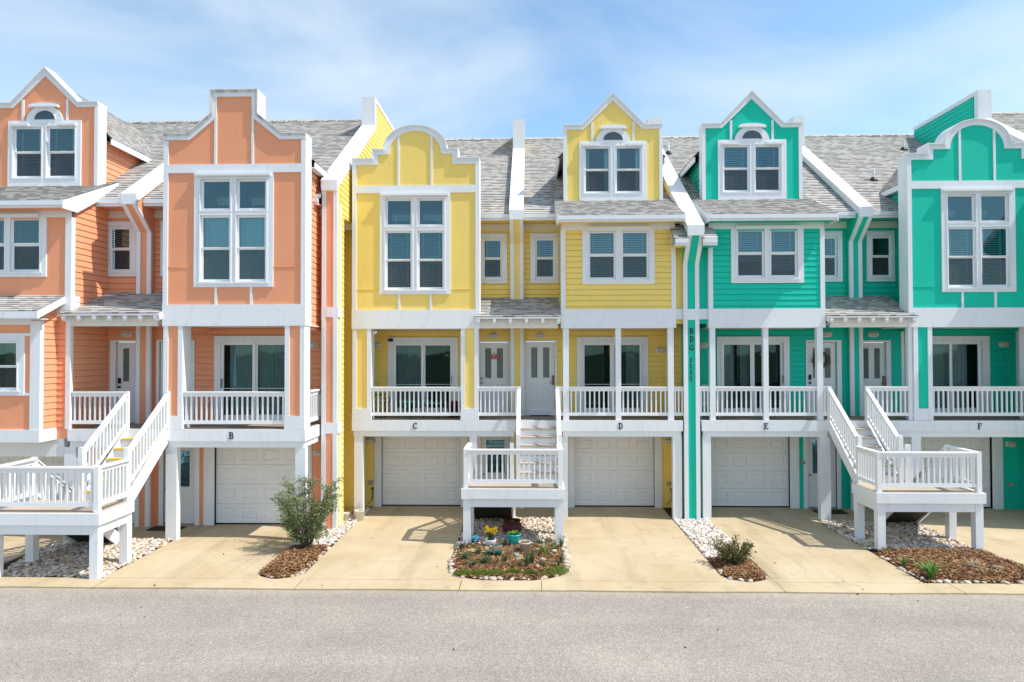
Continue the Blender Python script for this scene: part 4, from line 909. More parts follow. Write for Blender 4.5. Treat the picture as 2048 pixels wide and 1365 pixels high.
# --- D : yellow dormer house
h = thing('townhouse', (2.1, Y0, 0), 'yellow townhouse with a pointed roof dormer and plain lapped upper room, lettered D', 'townhouse', 'townhouses in the terrace')
HD = h
recess_wall(h, 'yellow', -0.38, 4.26, 0, [(1.32, 3.69, 0, 2.72), (0.05, 0.9, 0, 2.12), (1.56, 3.35, 2.7, 4.95), (-0.12, 0.74, 2.7, 4.95), hole((0.02, 0.86, 6.69, 8.2))])
garage(h, f1, 1.32, 3.69, 2.13, 1.12, 3.92)
ground_door(h, f1, 0.05, 0.89, 2.12)
slider(h, f1, (1.40, 3.52, ZD, 5.07), [(1.63, 2.39), (2.53, 3.28)], (2.95, 4.83), [(2.9, 3.30, 'sheer', 0.09)], None)
entry_door(h, f1, (-0.12, 0.74, 2.90, 4.93), (-0.20, 0.80, 4.98), 0.69, 'lever')
small_window(h, 0.02, 0.86, 0, 0.22, 0.70, 'blind')
UD = lambda a, z: [(a[0], a[1], z), (a[2], a[3], z)]
volume(h, 'yellow', 0.88, 4.02, 0, (1.46, 3.45, 6.50, 8.004), UD((1.68, 2.33, 2.59, 3.24), [(6.69, 7.27), (7.345, 7.92)]), 'blind', (1.60, 3.35), 1, (0.75, 4.22))
dormer(h, 'yellow', 2.48, 0, 'curtains')
for a, b_ in ((0.92, 1.08), (2.37, 2.52), (3.81, 3.97)): post(h, a, b_, Y0+0.0, Y0+0.15, ZD, 5.28)
balcony(h, 0.87, 4.20, 0, [(0.88, 1.04), (3.93, 4.17)], letter='D', lx=2.43)
railing(h, (1.08, Y0+0.075, ZD), (2.37, Y0+0.075, ZD)); railing(h, (2.52, Y0+0.075, ZD), (3.81, Y0+0.075, ZD)); railing(h, (3.97, Y0+0.075, ZD), (4.25, Y0+0.075, ZD), gap=0.1); railing(h, (0.78, Y0+0.075, ZD), (0.92, Y0+0.075, ZD), gap=0.1)
main_roof(h, -0.38, 4.42, 0); eave(h, -0.21, 0.80, 0, col='yellow')
roof(h, (3.88, 18.35, zroof(18.35)), (1, 0, 0), SV, 0.40, SLEN(1.6), 'lower_roof', u0=3.9); eave(h, 3.90, 4.26, 0, 18.35, 0.17, 'yellow', soff=0.6)
MB().box(4.02, 4.26, Y0+0.10, Y0+0.2, 5.4, 7.75).build('side_panel', 'yellow', h); MB().box(4.035, 4.25, Y0+0.04, Y0+0.10, 5.52, 5.81).build('band', 'white', h)
wall_lamp(h, f1, 3.90, 4.68); wall_lamp(h, f1, 4.10, 1.98, 0.0); wall_lamp(h, f1, 0.29, 5.13)
outlet(h, f1, 4.12, 0.72, True); pass
# --- E : green dormer house with the lettered party wall
h = thing('townhouse', (6.6, Y0, 0), 'green townhouse with a pointed roof dormer and plain lapped upper room, lettered E', 'townhouse', 'townhouses in the terrace')
HE = h
recess_wall(h, 'green', 4.64, 9.42, 0, [(5.37, 7.67, 0, 2.72), (8.2, 9.04, 0, 2.12), (5.7, 7.51, 2.7, 4.95), (8.23, 9.05, 2.7, 4.93), hole((8.44, 9.26, 6.69, 8.2))])
garage(h, f1, 5.37, 7.67, 2.13, 5.15, 7.94)
ground_door(h, f1, 8.2, 9.03, 2.12)
slider(h, f1, (5.55, 7.68, ZD, 5.07), [(5.77, 6.54), (6.68, 7.44)], (2.95, 4.83), [(5.75, 6.12, 'curtain', 0.14), (6.3, 6.58, 'sheer', 0.12)], 7.50, False)
entry_door(h, f1, (8.23, 9.06, 2.90, 4.89), (8.165, 9.20, 4.96), 8.29, 'keypad')
small_window(h, 8.44, 9.26, 0, 8.58, 9.06, 'blind')
volume(h, 'green', 4.94, 8.09, 0, (5.55, 7.53, 6.51, 8.004), UD((5.76, 6.41, 6.67, 7.31), [(6.73, 7.295), (7.37, 7.94)]), 'blind', (5.66, 7.43), 1, (4.81, 8.29))
dormer(h, 'green', 6.57, 0, 'blind')
for a, b_ in ((4.96, 5.11), (6.42, 6.56), (7.88, 8.04)): post(h, a, b_, Y0+0.0, Y0+0.15, ZD, 5.28)
balcony(h, 4.72, 8.18, 0, [(4.75, 4.97), (7.94, 8.22)], letter='E', lx=6.40)
railing(h, (4.67, Y0+0.075, ZD), (4.96, Y0+0.075, ZD), gap=0.1); railing(h, (5.11, Y0+0.075, ZD), (6.42, Y0+0.075, ZD)); railing(h, (6.56, Y0+0.075, ZD), (7.88, Y0+0.075, ZD)); railing(h, (8.04, Y0+0.075, ZD), (8.16, Y0+0.075, ZD), gap=0.1)
main_roof(h, 4.48, 9.57, 0); eave(h, 8.25, 9.40, 0, col='green')
roof(h, (4.62, 18.35, zroof(18.35)), (1, 0, 0), SV, 0.42, SLEN(1.6), 'lower_roof', u0=4.6); eave(h, 4.64, 5.02, 0, 18.35, 0.17, 'green', soff=0.6)
MB().box(4.64, 4.95, Y0+0.10, Y0+0.2, 5.4, 7.75).build('side_panel', 'green', h); MB().box(4.655, 4.925, Y0+0.04, Y0+0.10, 5.52, 5.81).build('band', 'white', h)
entry_roof(h, 8.12, 10.55, 0, True, False, 7)
w = fin(h, 4.25, 4.65, Y0-0.02, 18.36, 7.99, 'green', 'yellow', 'green', 0, zcor=7.04)
b = MB()
for q, ch in enumerate('BDG'): pass
for ch, z in (('B', 5.12), ('D', 4.89), ('G', 4.66), ('1', 4.34), ('1', 4.17), ('1', 4.00), ('1', 3.83)): letters(w, FR(Y0-0.02), ch, 4.395, z, 0.155 if ch != '1' else 0.115, 0.002, 'building_number')
MB().box(4.34, 4.56, Y0-0.045, Y0, 5.50, 5.80).build('band', 'white', w)
fin(h, 9.39, 9.73, Y1-0.2, 19.6, 8.70, 'green', 'green', 'green', 0, zcor=7.85, mid=True)
wall_lamp(h, f1, 5.12, 4.81); wall_lamp(h, f1, 8.78, 5.13); outlet(h, f1, 8.05, 1.35); vent_pipe(h, 4.97, 24.45, 0)
# --- F : green bay with the round parapet
h = thing('townhouse', (12.2, Y0, 0), 'green townhouse with a round arched parapet over its tall bay window, lettered F', 'townhouse', 'townhouses in the terrace')
HF = h
recess_wall(h, 'green', 9.70, 14.4, 0, [(11.16, 13.55, 0, 2.72), (9.85, 10.7, 0, 2.12), (11.53, 13.3, 2.7, 4.95), (9.68, 10.5, 2.7, 4.93), hole((9.97, 10.79, 6.69, 8.2))])
garage(h, f1, 11.16, 13.55, 2.13, 10.96, 13.85)
ground_door(h, f1, 9.86, 10.69, 2.12)
slider(h, f1, (11.38, 13.50, ZD, 5.07), [(11.60, 12.36), (12.47, 13.22)], (2.95, 4.83), [(11.55, 13.0, 'curtain', 0.11)], None, False)
entry_door(h, f1, (9.70, 10.50, 2.88, 4.88), (9.69, 10.64, 4.95), 10.45, 'lever')
small_window(h, 9.97, 10.79, 0, 10.17, 10.64, 'blind_brown')
bay(h, 'green', 10.37, 14.10, 12.26, 0, 'arch', -1, ho=1.33, blind=lambda n, a: 'blind' if n == 2 else None)
balcony(h, 9.26, 14.35, 0, [(10.41, 10.66), (13.85, 14.1)], letter='F', lx=12.15)
pier(h, 'green', 10.48, 10.98, 0); pier(h, 'green', 13.6, 14.1, 0)
railing(h, (9.24, Y0+0.06, ZD), (10.46, Y0+0.06, ZD)); railing(h, (10.98, Y0+0.06, ZD), (13.6, Y0+0.06, ZD))
main_roof(h, 9.55, 14.55, 0); eave(h, 9.72, 14.3, 0, col='green')
post(h, 10.36, 10.47, Y0+0.02, Y0+0.12, ZD, 5.29)
fin(h, 14.36, 14.72, Y0-1.15, 16.05, 7.99+0.01, 'green', 'green', 'green', DA, zcor=7.04)
MB().box(10.95, 11.03, Y1-0.04, Y1, ZD, 5.3).box(14.28, 14.36, Y1-0.05, Y1, ZD, 5.3).build('corner_board', 'white', h)
wall_lamp(h, f1, 13.93, 4.82); wall_lamp(h, f1, 14.08, 1.90, 0.0); wall_lamp(h, f1, 10.14, 5.13)
outlet(h, f1, 14.05, 0.72); vent_pipe(h, 10.98, 22.0, 0); vent_pipe(h, 13.35, 24.6, 0, 0.3)
# --- G : only its roof shows at the right edge
h = thing('townhouse', (17.2, Y0+DA, 0), 'last townhouse at the right edge, only its grey roof showing', 'townhouse', 'townhouses in the terrace')
main_roof(h, 14.72, 19.6, DA); MB().box(14.75, 19.6, Y1+DA+0.2, Y1+DA+6, 0, 8.5).build('wall', 'green', h); fg = FR(Y1+DA)
recess_wall(h, 'green', 14.73, 19.6, DA, [(15.9, 18.3, 0, 2.72), (16.1, 17.9, 2.7, 4.95), hole((16.0, 18.0, 6.50, 8.0))])
garage(h, fg, 15.9, 18.3, 2.13, 15.7, 18.5); slider(h, fg, (15.95, 18.05, ZD, 5.07), [(16.17, 16.94), (17.07, 17.83)], (2.95, 4.83), [(16.2, 17.8, 'curtain', 0.12)])
window(h, fg, (16.0, 18.0, 6.50, 8.0), [(16.22, 16.87, [(6.69, 7.27), (7.345, 7.92)]), (17.12, 17.77, [(6.69, 7.27), (7.345, 7.92)])], 'blind', caps=[(16.1, 17.9, 8.02, 0.05, 0.11)])
balcony(h, 14.75, 19.6, DA, [(14.8, 15.0), (19.3, 19.5)]); railing(h, (14.8, Y0+DA+0.06, ZD), (19.55, Y0+DA+0.06, ZD)); vent_pipe(h, 14.95, 22.3, DA, 0.28); eave(h, 14.75, 19.6, DA, col='green')

# --- B : orange bay with the stepped parapet
f1 = FR(Y1+DA)
h = thing('townhouse', (-7.6, Y0+DA, 0), 'orange townhouse with a stepped square-topped parapet over its tall bay window, lettered B', 'townhouse', 'townhouses in the terrace')
HB = h
recess_wall(h, 'orange', -10.32, -5.44, DA, [(-8.47, -6.08, 0, 2.72), (-9.86, -9.0, 0, 2.12), (-8.31, -6.49, 2.7, 4.95), (-9.98, -9.14, 2.7, 4.93), hole((-9.97, -9.08, 6.69, 8.2))])
garage(h, f1, -8.47, -6.08, 2.13, -8.76, -5.84)
ground_door(h, f1, -9.85, -9.01, 2.12)
slider(h, f1, (-8.48, -6.30, ZD, 5.07), [(-8.24, -7.46), (-7.34, -6.56)], (2.95, 4.83), [(-8.17, -6.5, 'curtain', 0.10)], -8.28)
entry_door(h, f1, (-9.98, -9.14, 2.90, 4.91), (-10.06, -9.02, 4.97), -9.2, 'lever')
small_window(h, -9.97, -9.08, DA, -9.77, -9.28, 'blind_brown')
bay(h, 'orange', -9.07, -5.54, -7.32, DA, 'step', -1, zj=6.73, blind=lambda n, a: 'blind_pale' if n == 2 else None, cap='cap_mildew')
balcony(h, -8.99, -5.52, DA, [(-8.99, -8.72), (-5.77, -5.52)], letter='B', lx=-7.40)
pier(h, 'orange', -9.06, -8.58, DA); pier(h, 'orange', -6.03, -5.54, DA)
railing(h, (-8.58, Y0+DA+0.06, ZD), (-6.03, Y0+DA+0.06, ZD)); railing(h, (-5.58, Y0+DA+0.4, ZD), (-5.58, Y1+DA-0.02, ZD))
main_roof(h, -10.32, -5.47, DA); eave(h, -10.12, -5.50, DA, col='orange')
entry_roof(h, -11.60, -9.09, DA, False, True, 7)
wb = fin(h, -5.45, -5.07, 17.8, 17.74, 9.13, 'yellow', 'orange', 'yellow', DA, zcor=8.85, notch=18.45)
MB().box(-5.45+0.095, -5.07-0.095, 17.785, 17.8, 0, 8.84).build('orange_panel', 'orange', wb)
MB().box(-5.45+0.095, -5.07-0.095, 17.765, 17.8, 5.55, 5.81).box(-5.45+0.095, -5.07-0.095, 17.765, 17.8, 2.5, 2.78).box(-5.056, -5.03, 17.77, 18.15, 5.55, 5.81).box(-5.056, -5.03, 17.77, 18.15, 2.5, 2.78).box(-5.07, -5.042, 18.02, 18.12, 0, 8.6).build('band', 'white', wb)
MB().box(-5.60, -5.45, Y1+DA-0.05, Y1+DA, 5.50, 5.80).build('band', 'white', h)
wall_lamp(h, f1, -5.83, 4.83); wall_lamp(h, f1, -5.65, 1.93, 0.0); outlet(h, f1, -8.6, 3.25)
# --- A : orange dormer house at the left edge
h = thing('townhouse', (-13.2, Y0+DA, 0), 'orange townhouse at the left edge with a pointed roof dormer and a boxed window bay', 'townhouse', 'townhouses in the terrace')
HA = h
recess_wall(h, 'orange', -15.5, -10.32, DA, [(-14.9, -12.46, 0, 2.72), (-11.42, -10.6, 0, 2.12), (-11.16, -10.32, 2.7, 4.93), hole((-11.52, -10.63, 6.69, 8.2))])
garage(h, f1, -14.9, -12.46, 2.03, -15.1, -12.3)
ground_door(h, f1, -11.41, -10.61, 2.12)
entry_door(h, f1, (-11.16, -10.34, 2.90, 4.91), (-11.33, -10.3, 4.97), -11.09, 'keypad')
small_window(h, -11.56, -10.63, DA, -11.32, -10.85, 'blind_brown')
volume(h, 'orange', -15.5, -11.40, DA, (-14.05, -12.03, 6.52, 8.004), UD((-13.78, -13.14, -12.89, -12.25), [(6.71, 7.29), (7.37, 7.94)]), 'blind_dark', (-13.9, -12.2), 1, (-15.5, -11.30), flat=True, zb=6.05, edge=0.15)
MB().box(-11.58, -11.54, Y0+DA-0.012, Y0+DA, 6.05, 8.0).build('panel_joint', 'orange', h)
dormer(h, 'orange', -13.05, DA, lambda n, a: 'blind')
fY = FR(Y0+DA)
MB().lap(fY, -15.5, -11.43, 2.74, 5.60).lap(SX(-11.42, 1), Y0+DA+0.03, Y1+DA, 2.74, 5.7).build('lower_siding', 'orange_lap', h)
MB().box(-11.52, -11.40, Y0+DA-0.03, Y0+DA+0.08, 2.74, 5.53).build('corner_board', 'white', h)
MB().box(-15.5, -11.425, Y0+DA, Y1+DA, 2.5, 2.74).box(-15.5, -11.425, Y0+DA, Y1+DA, 5.2, 6.0).build('floor_edge', 'orange', h)
# boxed bay on the first floor
fb = FR(16.10); bx = -11.76; wn_ = (-14.2, -12.13, 3.60, 5.10)
MB().plate(fb, -15.5, bx, 2.6, 5.45, holes=[hole(wn_)], d=0.0, back=-0.2).build('bay_panel', 'orange', h)
MB().lap(SX(bx, 1), lambda z: max(16.14, 15.68+(z-5.50)/0.45), Y0+DA, 2.74, 5.95).build('bay_side_siding', 'orange_lap', h)
MB().fbox(fb, bx-0.23, bx+0.015, 2.78, 5.40, -0.10, 0.034).fbox(fb, -15.5, bx-0.23, 5.30, 5.42, 0.0, 0.032).fbox(fb, wn_[1], bx-0.23, 5.03, 5.10, 0.0, 0.03).fbox(fb, wn_[1], bx-0.23, 3.60, 3.66, 0.0, 0.03).build('bay_trim', 'white', h)
MB().fbox(fb, -15.5, bx+0.02, 2.48, 2.78, -0.57, 0.045).box(-15.5, bx, 16.1, Y0+DA, 2.47, 2.49).build('bay_base', 'white', h)
window(h, fb, wn_, [(-13.9, -13.25, [(3.79, 4.27), (4.33, 4.86)]), (-13.0, -12.36, [(3.79, 4.27), (4.33, 4.86)])], 'blind_dark')
br = roof(h, (-15.5, 15.68, 5.61), (1, 0, 0), V(0, 1, 0.45), 3.97, 1.0*1.10, 'bay_roof')
MB().box(-15.5, -11.53, 15.67, 15.70, 5.44, 5.60).prism(SX(-11.527, 1), [(15.665, 5.597), (16.67, 6.042), (16.67, 5.88), (15.72, 5.436), (15.665, 5.436)], -0.035, 0.0).box(-15.5, -11.57, 15.7, 16.1, 5.42, 5.44).build('eave_fascia', 'white', br)
MB().box(-15.5, -11.57, Y0+DA+0.02, Y1+DA, 2.05, 2.5).build('floor_beam', 'white', h)
balcony(h, -11.44, -9.97, DA, [(-11.55, -11.26)])
railing(h, (-11.39, Y0+DA+0.06, ZD), (-9.99, Y0+DA+0.06, ZD))
main_roof(h, -15.5, -10.32, DA); eave(h, -11.6, -10.45, DA, col='orange')
fin(h, -10.50, -10.14, Y1+DA-0.2, 19.55+DA, 8.70, 'orange', 'orange', 'orange', DA, zcor=7.85, mid=True)
wall_lamp(h, f1, -10.88, 5.13)
# floor of the covered entries between each pair
for hh, a0, a1, dy in ((HC, -0.44, 0.92, 0), (HE, 8.14, 9.30, 0), (HA, -10.0, -8.95, DA)):
    planks(MB(), a0, a1, Y0+dy+0.01, Y1+dy-0.02, 2.70, ZD-0.002).build('entry_floor', 'deck', hh)
    MB().box(a0, a1, Y0+dy-0.03, Y0+dy, 2.54, 2.735).box(a0, a1, Y0+dy+0.01, Y1+dy, 2.40, 2.43).build('entry_fascia', 'white', hh)

# ------------------------------------------------------------------ porch staircases with their landings
ZL = 1.35
def staircase(label, xl0, xl1, yf, yb, up, low, dy, yellow=False):
    """landing xl0..xl1 / yf..yb; up = x-range of the flight to the porch, low = x-range of the flight down"""
    root = thing('porch_staircase', ((xl0+xl1)/2, yf, 0), label, 'staircase', 'porch staircases')
    yt = Y0+dy-0.05; lowleft = low[0] < up[0]
    planks(MB(), xl0, xl1, yf-0.01, yb+0.02, ZL-0.04, ZL).build('landing_floor', 'tread', root)
    fa = MB().box(xl0-0.055, xl1+0.055, yf-0.06, yf-0.015, ZL-0.245, ZL-0.006)
    fa.box(xl0-0.055, xl0-0.01, yf-0.015, yb+0.02, ZL-0.245, ZL-0.006).box(xl1+0.01, xl1+0.055, yf-0.015, yb+0.02, ZL-0.245, ZL-0.006).box(up[0], up[1], yb+0.02, yb+0.05, ZL-0.245, ZL-0.05)
    fa.build('landing_fascia', 'white', root)
    bm = MB().box(xl0-0.0, xl1+0.0, yf-0.005, yf+0.03, ZL-0.45, ZL-0.25)
    for x in (xl0, xl1-0.035): bm.box(x, x+0.035, yf+0.03, yb, ZL-0.45, ZL-0.25)
    bm.build('landing_beam', 'white', root)
    for x in (xl0-0.012, xl1-0.165):
        for y in (yf-0.018, yb-0.17):
            post(root, x, x+0.177, y, y+0.177, 0.0, ZL-0.25)
            p = root.children[-1]
            MB().tube([(x+0.09, y-0.012, ZL-0.30), (x+0.09, y, ZL-0.30)], 0.02, 8).build('bolt', 'cap', p) if y < yf else None
    # upper flight
    n = 7; rise = (ZD-ZL)/n; run = (yt-yb-0.02)/(n-1)
    for k in range(1, n):
        z = ZD-k*rise; y1 = yt-(k-1)*run; y0_ = y1-run-0.03
        t = MB().box(up[0], up[1], y0_, y1-0.006, z-0.036, z).build('tread', 'tread', root)
        if yellow: MB().box(up[0]+0.005, up[1]-0.005, y0_-0.004, y0_+0.075, z-0.034, z+0.004).build('yellow_edge', 'tread_yellow', t)
    rs = MB()
    for k in range(n):
        z = ZD-k*rise; y = yt-k*run
        rs.box(up[0], up[1], y-0.004, y+0.016, z-rise+0.002, z-0.038 if k else z-0.01)
    rs.build('riser', 'white', root)
    s = MB()
    for x in (up[0]-0.025, up[1]+0.025): s.vbeam((x, yt+0.03, ZD+0.03), (x, yb+0.02, ZL+0.10), 0.045, 0.36)
    s.build('stringer', 'white_rail', root)
    for x in (up[0]-0.035, up[1]+0.035):
        railing(root, (x, yt+0.02, ZD-0.02), (x, yb+0.06, ZL+0.20), 0.92, 0.128, 0.10)
        c = post(root, x-0.05, x+0.05, yb-0.06, yb+0.05, ZL-0.02, ZL+1.17, 'white_rail', 'newel')
        post(root, x-0.045, x+0.045, yt-0.03, yt+0.06, ZD-0.25, ZD+0.93, 'white_rail', 'newel')
    # landing rails
    yr = yf+0.045
    for x in (xl0+0.05, xl1-0.05): post(root, x-0.052, x+0.052, yf-0.0, yf+0.105, ZL-0.1, ZL+0.935, 'white_rail', 'newel')
    railing(root, (xl0+0.10, yr, ZL), (xl1-0.10, yr, ZL), 0.93)
    upx = xl1-0.05 if lowleft else xl0+0.05
    lox = xl0+0.05 if lowleft else xl1-0.05
    railing(root, (upx, yf+0.11, ZL), (upx, yb-0.06, ZL), 0.93)
    railing(root, (lox, yf+0.11, ZL), (lox, yb, ZL), 0.93)
    # lower flight, turning back towards the garage
    n2 = 7; rise2 = ZL/n2; run2 = 0.25
    t = MB()
    for k in range(1, n2):
        z = ZL-k*rise2; y = yb+0.02+(k-1)*run2
        MB().box(low[0], low[1], y, y+run2+0.03, z-0.036, z).build('tread', 'tread', root)
        t.box(low[0], low[1], y-0.004, y+0.014, z-0.04, z+rise2-0.038)
    t.build('riser', 'white', root)
    ye = yb+0.02+(n2-1)*run2
    s = MB()
    for x in (low[0]-0.025, low[1]+0.025): s.vbeam((x, yb, ZL+0.02), (x, ye+0.12, 0.12), 0.045, 0.34)
    s.build('stringer', 'white_rail', root)
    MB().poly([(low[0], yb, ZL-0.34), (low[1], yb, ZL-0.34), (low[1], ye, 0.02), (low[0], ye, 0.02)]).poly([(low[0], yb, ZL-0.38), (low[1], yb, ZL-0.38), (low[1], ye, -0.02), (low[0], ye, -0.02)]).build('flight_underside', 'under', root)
    for x in (low[0]-0.035, low[1]+0.035):
        railing(root, (x, yb+0.03, ZL-0.0), (x, ye+0.05, 0.18), 0.92, 0.128, 0.10)
        post(root, x-0.05, x+0.05, ye+0.0, ye+0.10, 0.0, 1.12, 'white_rail', 'newel')
        post(root, x-0.05, x+0.05, yb-0.05, yb+0.05, ZL-0.02, ZL+0.95, 'white_rail', 'newel')
    return root
staircase('white wooden staircase and landing with yellow painted step edges in front of the orange houses', -11.08, -8.83, 13.78, 14.95, (-9.92, -8.97), (-11.0, -10.05), DA, True)
staircase('white wooden staircase and landing above the flower pots in front of the yellow houses', -1.60, 0.78, 16.44, 17.48, (-0.27, 0.72), (-1.52, -0.50), 0)
staircase('white wooden staircase and landing above the driftwood bed in front of the green houses', 8.06, 10.44, 16.11, 17.26, (8.22, 9.16), (9.42, 10.32), 0)

# ------------------------------------------------------------------ ground
kind(MB().poly([(-3000, -3000, -0.06), (3000, -3000, -0.06), (3000, 3000, -0.06), (-3000, 3000, -0.06)]).build('ground', 'lawn'), 'structure')
def grid(x0, x1, y0, y1, z, n, m, amp=0.0):
    b = MB(); 
    vs = [(x0+(x1-x0)*i/n, y0+(y1-y0)*j/m, z+(mnoise.noise(Vector((i*0.9+x0, j*0.9+y0, 3.1)))*amp if amp else 0)) for j in range(m+1) for i in range(n+1)]
    return b.raw(vs, [(j*(n+1)+i, j*(n+1)+i+1, (j+1)*(n+1)+i+1, (j+1)*(n+1)+i) for j in range(m) for i in range(n)])
def kedge(x): return 13.32+0.012*math.sin(x*1.7)+0.010*mnoise.noise(Vector((x*2.3, 0.5, 0.2)))+0.006*mnoise.noise(Vector((x*9.0, 1.5, 0.2)))
road = MB()
road.poly([(-80, -22, -0.03), (80, -22, -0.03), (80, 13.45, -0.03), (-80, 13.45, -0.03)])
kind(road.build('road', 'asphalt'), 'structure')
kx = [-40, -25, -14, -8.62, -4.62+0.0, -1.39, 0.22, 4.9, 8.3, 13.2, 25, 40]
kb = []
for a, c in zip(kx[:-1], kx[1:]):
    b = MB(); n = max(2, int((c-a)/0.12)); g = 0.006
    xs = [a+g+(c-a-2*g)*i/n for i in range(n+1)]
    for i in range(n):
        p, q = xs[i], xs[i+1]
        b.poly([(p, kedge(p), 0.0), (q, kedge(q), 0.0), (q, 13.868, 0.004), (p, 13.868, 0.004)])
        b.poly([(p, kedge(p), -0.05), (q, kedge(q), -0.05), (q, kedge(q), 0.0), (p, kedge(p), 0.0)])
    kind(b.build('kerb', 'concrete'), 'structure')
def slab(x0, x1, y0, y1, z=0.002): return kind(MB().box(x0+0.004, x1-0.004, y0+0.004, y1-0.004, -0.05, z).build('driveway', 'concrete'), 'structure')
# garage drives: cut by a control joint, their edges are the planted strips
for x0, x1, top in ((-40, -11.6, 18.3), (-8.78, -5.70, 18.3), (-4.72, -1.78, 20.6), (0.84, 3.92, 20.6), (4.90, 7.83, 20.6), (10.38, 40, 20.6)):
    j = 17.05 if top > 19 else 16.6
    slab(x0, x1, 13.88, j); slab(x0, x1, j+0.0, top)
slab(-11.6, -8.78, 16.75, 18.3); slab(-1.78, 0.84, 19.15, 20.6); slab(7.83, 10.38, 18.95, 20.6)
MB_ = MB().box(-40, 40, 18.3, 18.35, -0.05, -0.01)
for x0, x1, y0, y1 in ((-11.6, -8.78, 13.88, 16.75), (-5.70, -4.72, 13.88, 20.6), (-1.78, 0.84, 13.88, 19.15), (3.92, 4.90, 13.88, 20.6), (7.83, 10.38, 13.88, 18.95)):
    kind(MB().poly([(x0, y0, -0.03), (x1, y0, -0.03), (x1, y1, -0.03), (x0, y1, -0.03)]).build('bed_soil', 'soil'), 'structure')
def rounded_bed(x0, x1, yb, yt, tl=None, tr=None, n=40):
    """outline test of a planted strip whose street end is rounded"""
    xc, hw = (x0+x1)/2, (x1-x0)/2
    def inside(x, y, m=0.0):
        if not (x0+m < x < x1-m and yb+m < y < yt): return False
        rr = min(hw, 0.9)
        if y < yb+rr:
            dx = max(0, abs(x-xc)-(hw-rr)); dyy = yb+rr-y
            return dx*dx+dyy*dyy < (rr-m)**2
        return True
    return inside
def fill_concrete(x0, x1, yb, inside):
    """concrete corners left over outside the rounded end"""
    b = MB(); s = 0.04; nx = int((x1-x0)/s)+1
    for i in range(nx):
        xa = x0+(x1-x0)*i/nx; xb = x0+(x1-x0)*(i+1)/nx; xm = (xa+xb)/2
        y = yb
        while y < yb+1.0 and not inside(xm, y): y += 0.01
        if y > yb+0.015: b.box(xa, xb, yb-0.008, y, -0.05, 0.0018)
    kind(b.build('driveway', 'concrete'), 'structure')
BEDS = {}
for nm, x0, x1, yb, r in (('BC', -5.70, -4.72, 13.885, 1), ('CD', -1.78, 0.84, 13.885, 1), ('DE', 3.92, 4.90, 13.885, 1)):
    BEDS[nm] = rounded_bed(x0, x1, yb, 30); fill_concrete(x0, x1, 13.885, BEDS[nm])
BEDS['EF'] = lambda x, y, m=0: 7.83+m < x < 10.38-m and 13.89+m < y < 30
def pebbles(n, x0, x1, y0, y1, inside, mat, seed, s0=0.024, s1=0.056, avoid=()):
    rr = random.Random(seed); b = MB()
    for _ in range(n):
        x, y = rr.uniform(x0, x1), rr.uniform(y0, y1)
        if not inside(x, y): continue
        s = rr.uniform(s0, s1); z = rr.uniform(-0.02, 0.028)
        b.blob((x, y, z), s*rr.uniform(1, 1.5), s, s*rr.uniform(0.45, 0.75), rr.uniform(0, 3.14), 0.16, rr)
    return kind(b.build('gravel', mat, None, True), 'stuff')
pebbles(3900, -11.55, -8.72, 13.9, 16.73, lambda x, y: y > 13.93 and x < -8.80+0.04*math.sin(y*9) and x > -11.5+max(0, (15.4-y))*0.32, 'pebble', 1)
pebbles(1700, -5.70, -4.74, 16.05, 20.3, lambda x, y: y > 16.2+0.25*math.sin(x*5) and not (y < 18.1 and -5.45 < x < -5.07 and y > 17.8), 'pebble_pale', 2)
pebbles(3300, -1.74, 0.82, 16.35, 19.1, lambda x, y: y > 16.5+0.1*math.sin(x*6), 'pebble', 3)
pebbles(1800, 3.95, 4.88, 15.3, 19.0, lambda x, y: y > 15.4+0.1*math.sin(x*7), 'pebble_pale', 4)
pebbles(3200, 7.86, 10.36, 16.1, 18.9, lambda x, y: y > 16.22+0.12*math.sin(x*4), 'pebble', 5)
def mulch(x0, x1, y0, y1, inside, n, seed, mound=0.10):
    rr = random.Random(seed); b = MB(); xc, yc = (x0+x1)/2, (y0+y1)/2
    def hz(x, y):
        a = 1-abs(x-xc)/((x1-x0)/2); c = 1-abs(y-yc)/((y1-y0)/2)
        return max(0, min(1, 3*a))*max(0, min(1, 3*c))*mound - 0.012
    N, K = int((x1-x0)/0.05), int((y1-y0)/0.05); idx = {}; vs = []; fs = []
    for j in range(K+1):
        for i in range(N+1):
            x, y = x0+(x1-x0)*i/N, y0+(y1-y0)*j/K
            idx[i, j] = len(vs); vs.append((x, y, hz(x, y)+0.012*mnoise.noise(Vector((x*14, y*14, seed)))))
    for j in range(K):
        for i in range(N):
            if inside(x0+(x1-x0)*(i+.5)/N, y0+(y1-y0)*(j+.5)/K, 0.03): fs.append((idx[i, j], idx[i+1, j], idx[i+1, j+1], idx[i, j+1]))
    kind(b.raw(vs, fs).build('mulch_bed', 'mulch_base', None, True), 'structure')
    c = MB()
    for _ in range(n):
        x, y = rr.uniform(x0, x1), rr.uniform(y0, y1)
        if not inside(x, y, 0.03): continue
        l, w = rr.uniform(0.018, 0.055), rr.uniform(0.006, 0.014); a = rr.uniform(0, 6.28); t = rr.uniform(-0.5, 0.5); z = hz(x, y)+rr.uniform(0.004, 0.03)
        u = V(math.cos(a)*l, math.sin(a)*l, t*l); v = V(-math.sin(a)*w, math.cos(a)*w, rr.uniform(-.5, .5)*w); P = V(x, y, z)
        c.poly([P-u-v, P+u-v, P+u+v, P-u+v])
    kind(c.build('mulch', 'mulch'), 'stuff')
    return hz
hBC = mulch(-5.70, -4.74, 13.92, 16.25, BEDS['BC'], 5200, 11)
hCD = mulch(-1.74, 0.82, 13.92, 16.55, BEDS['CD'], 9000, 12, 0.07)
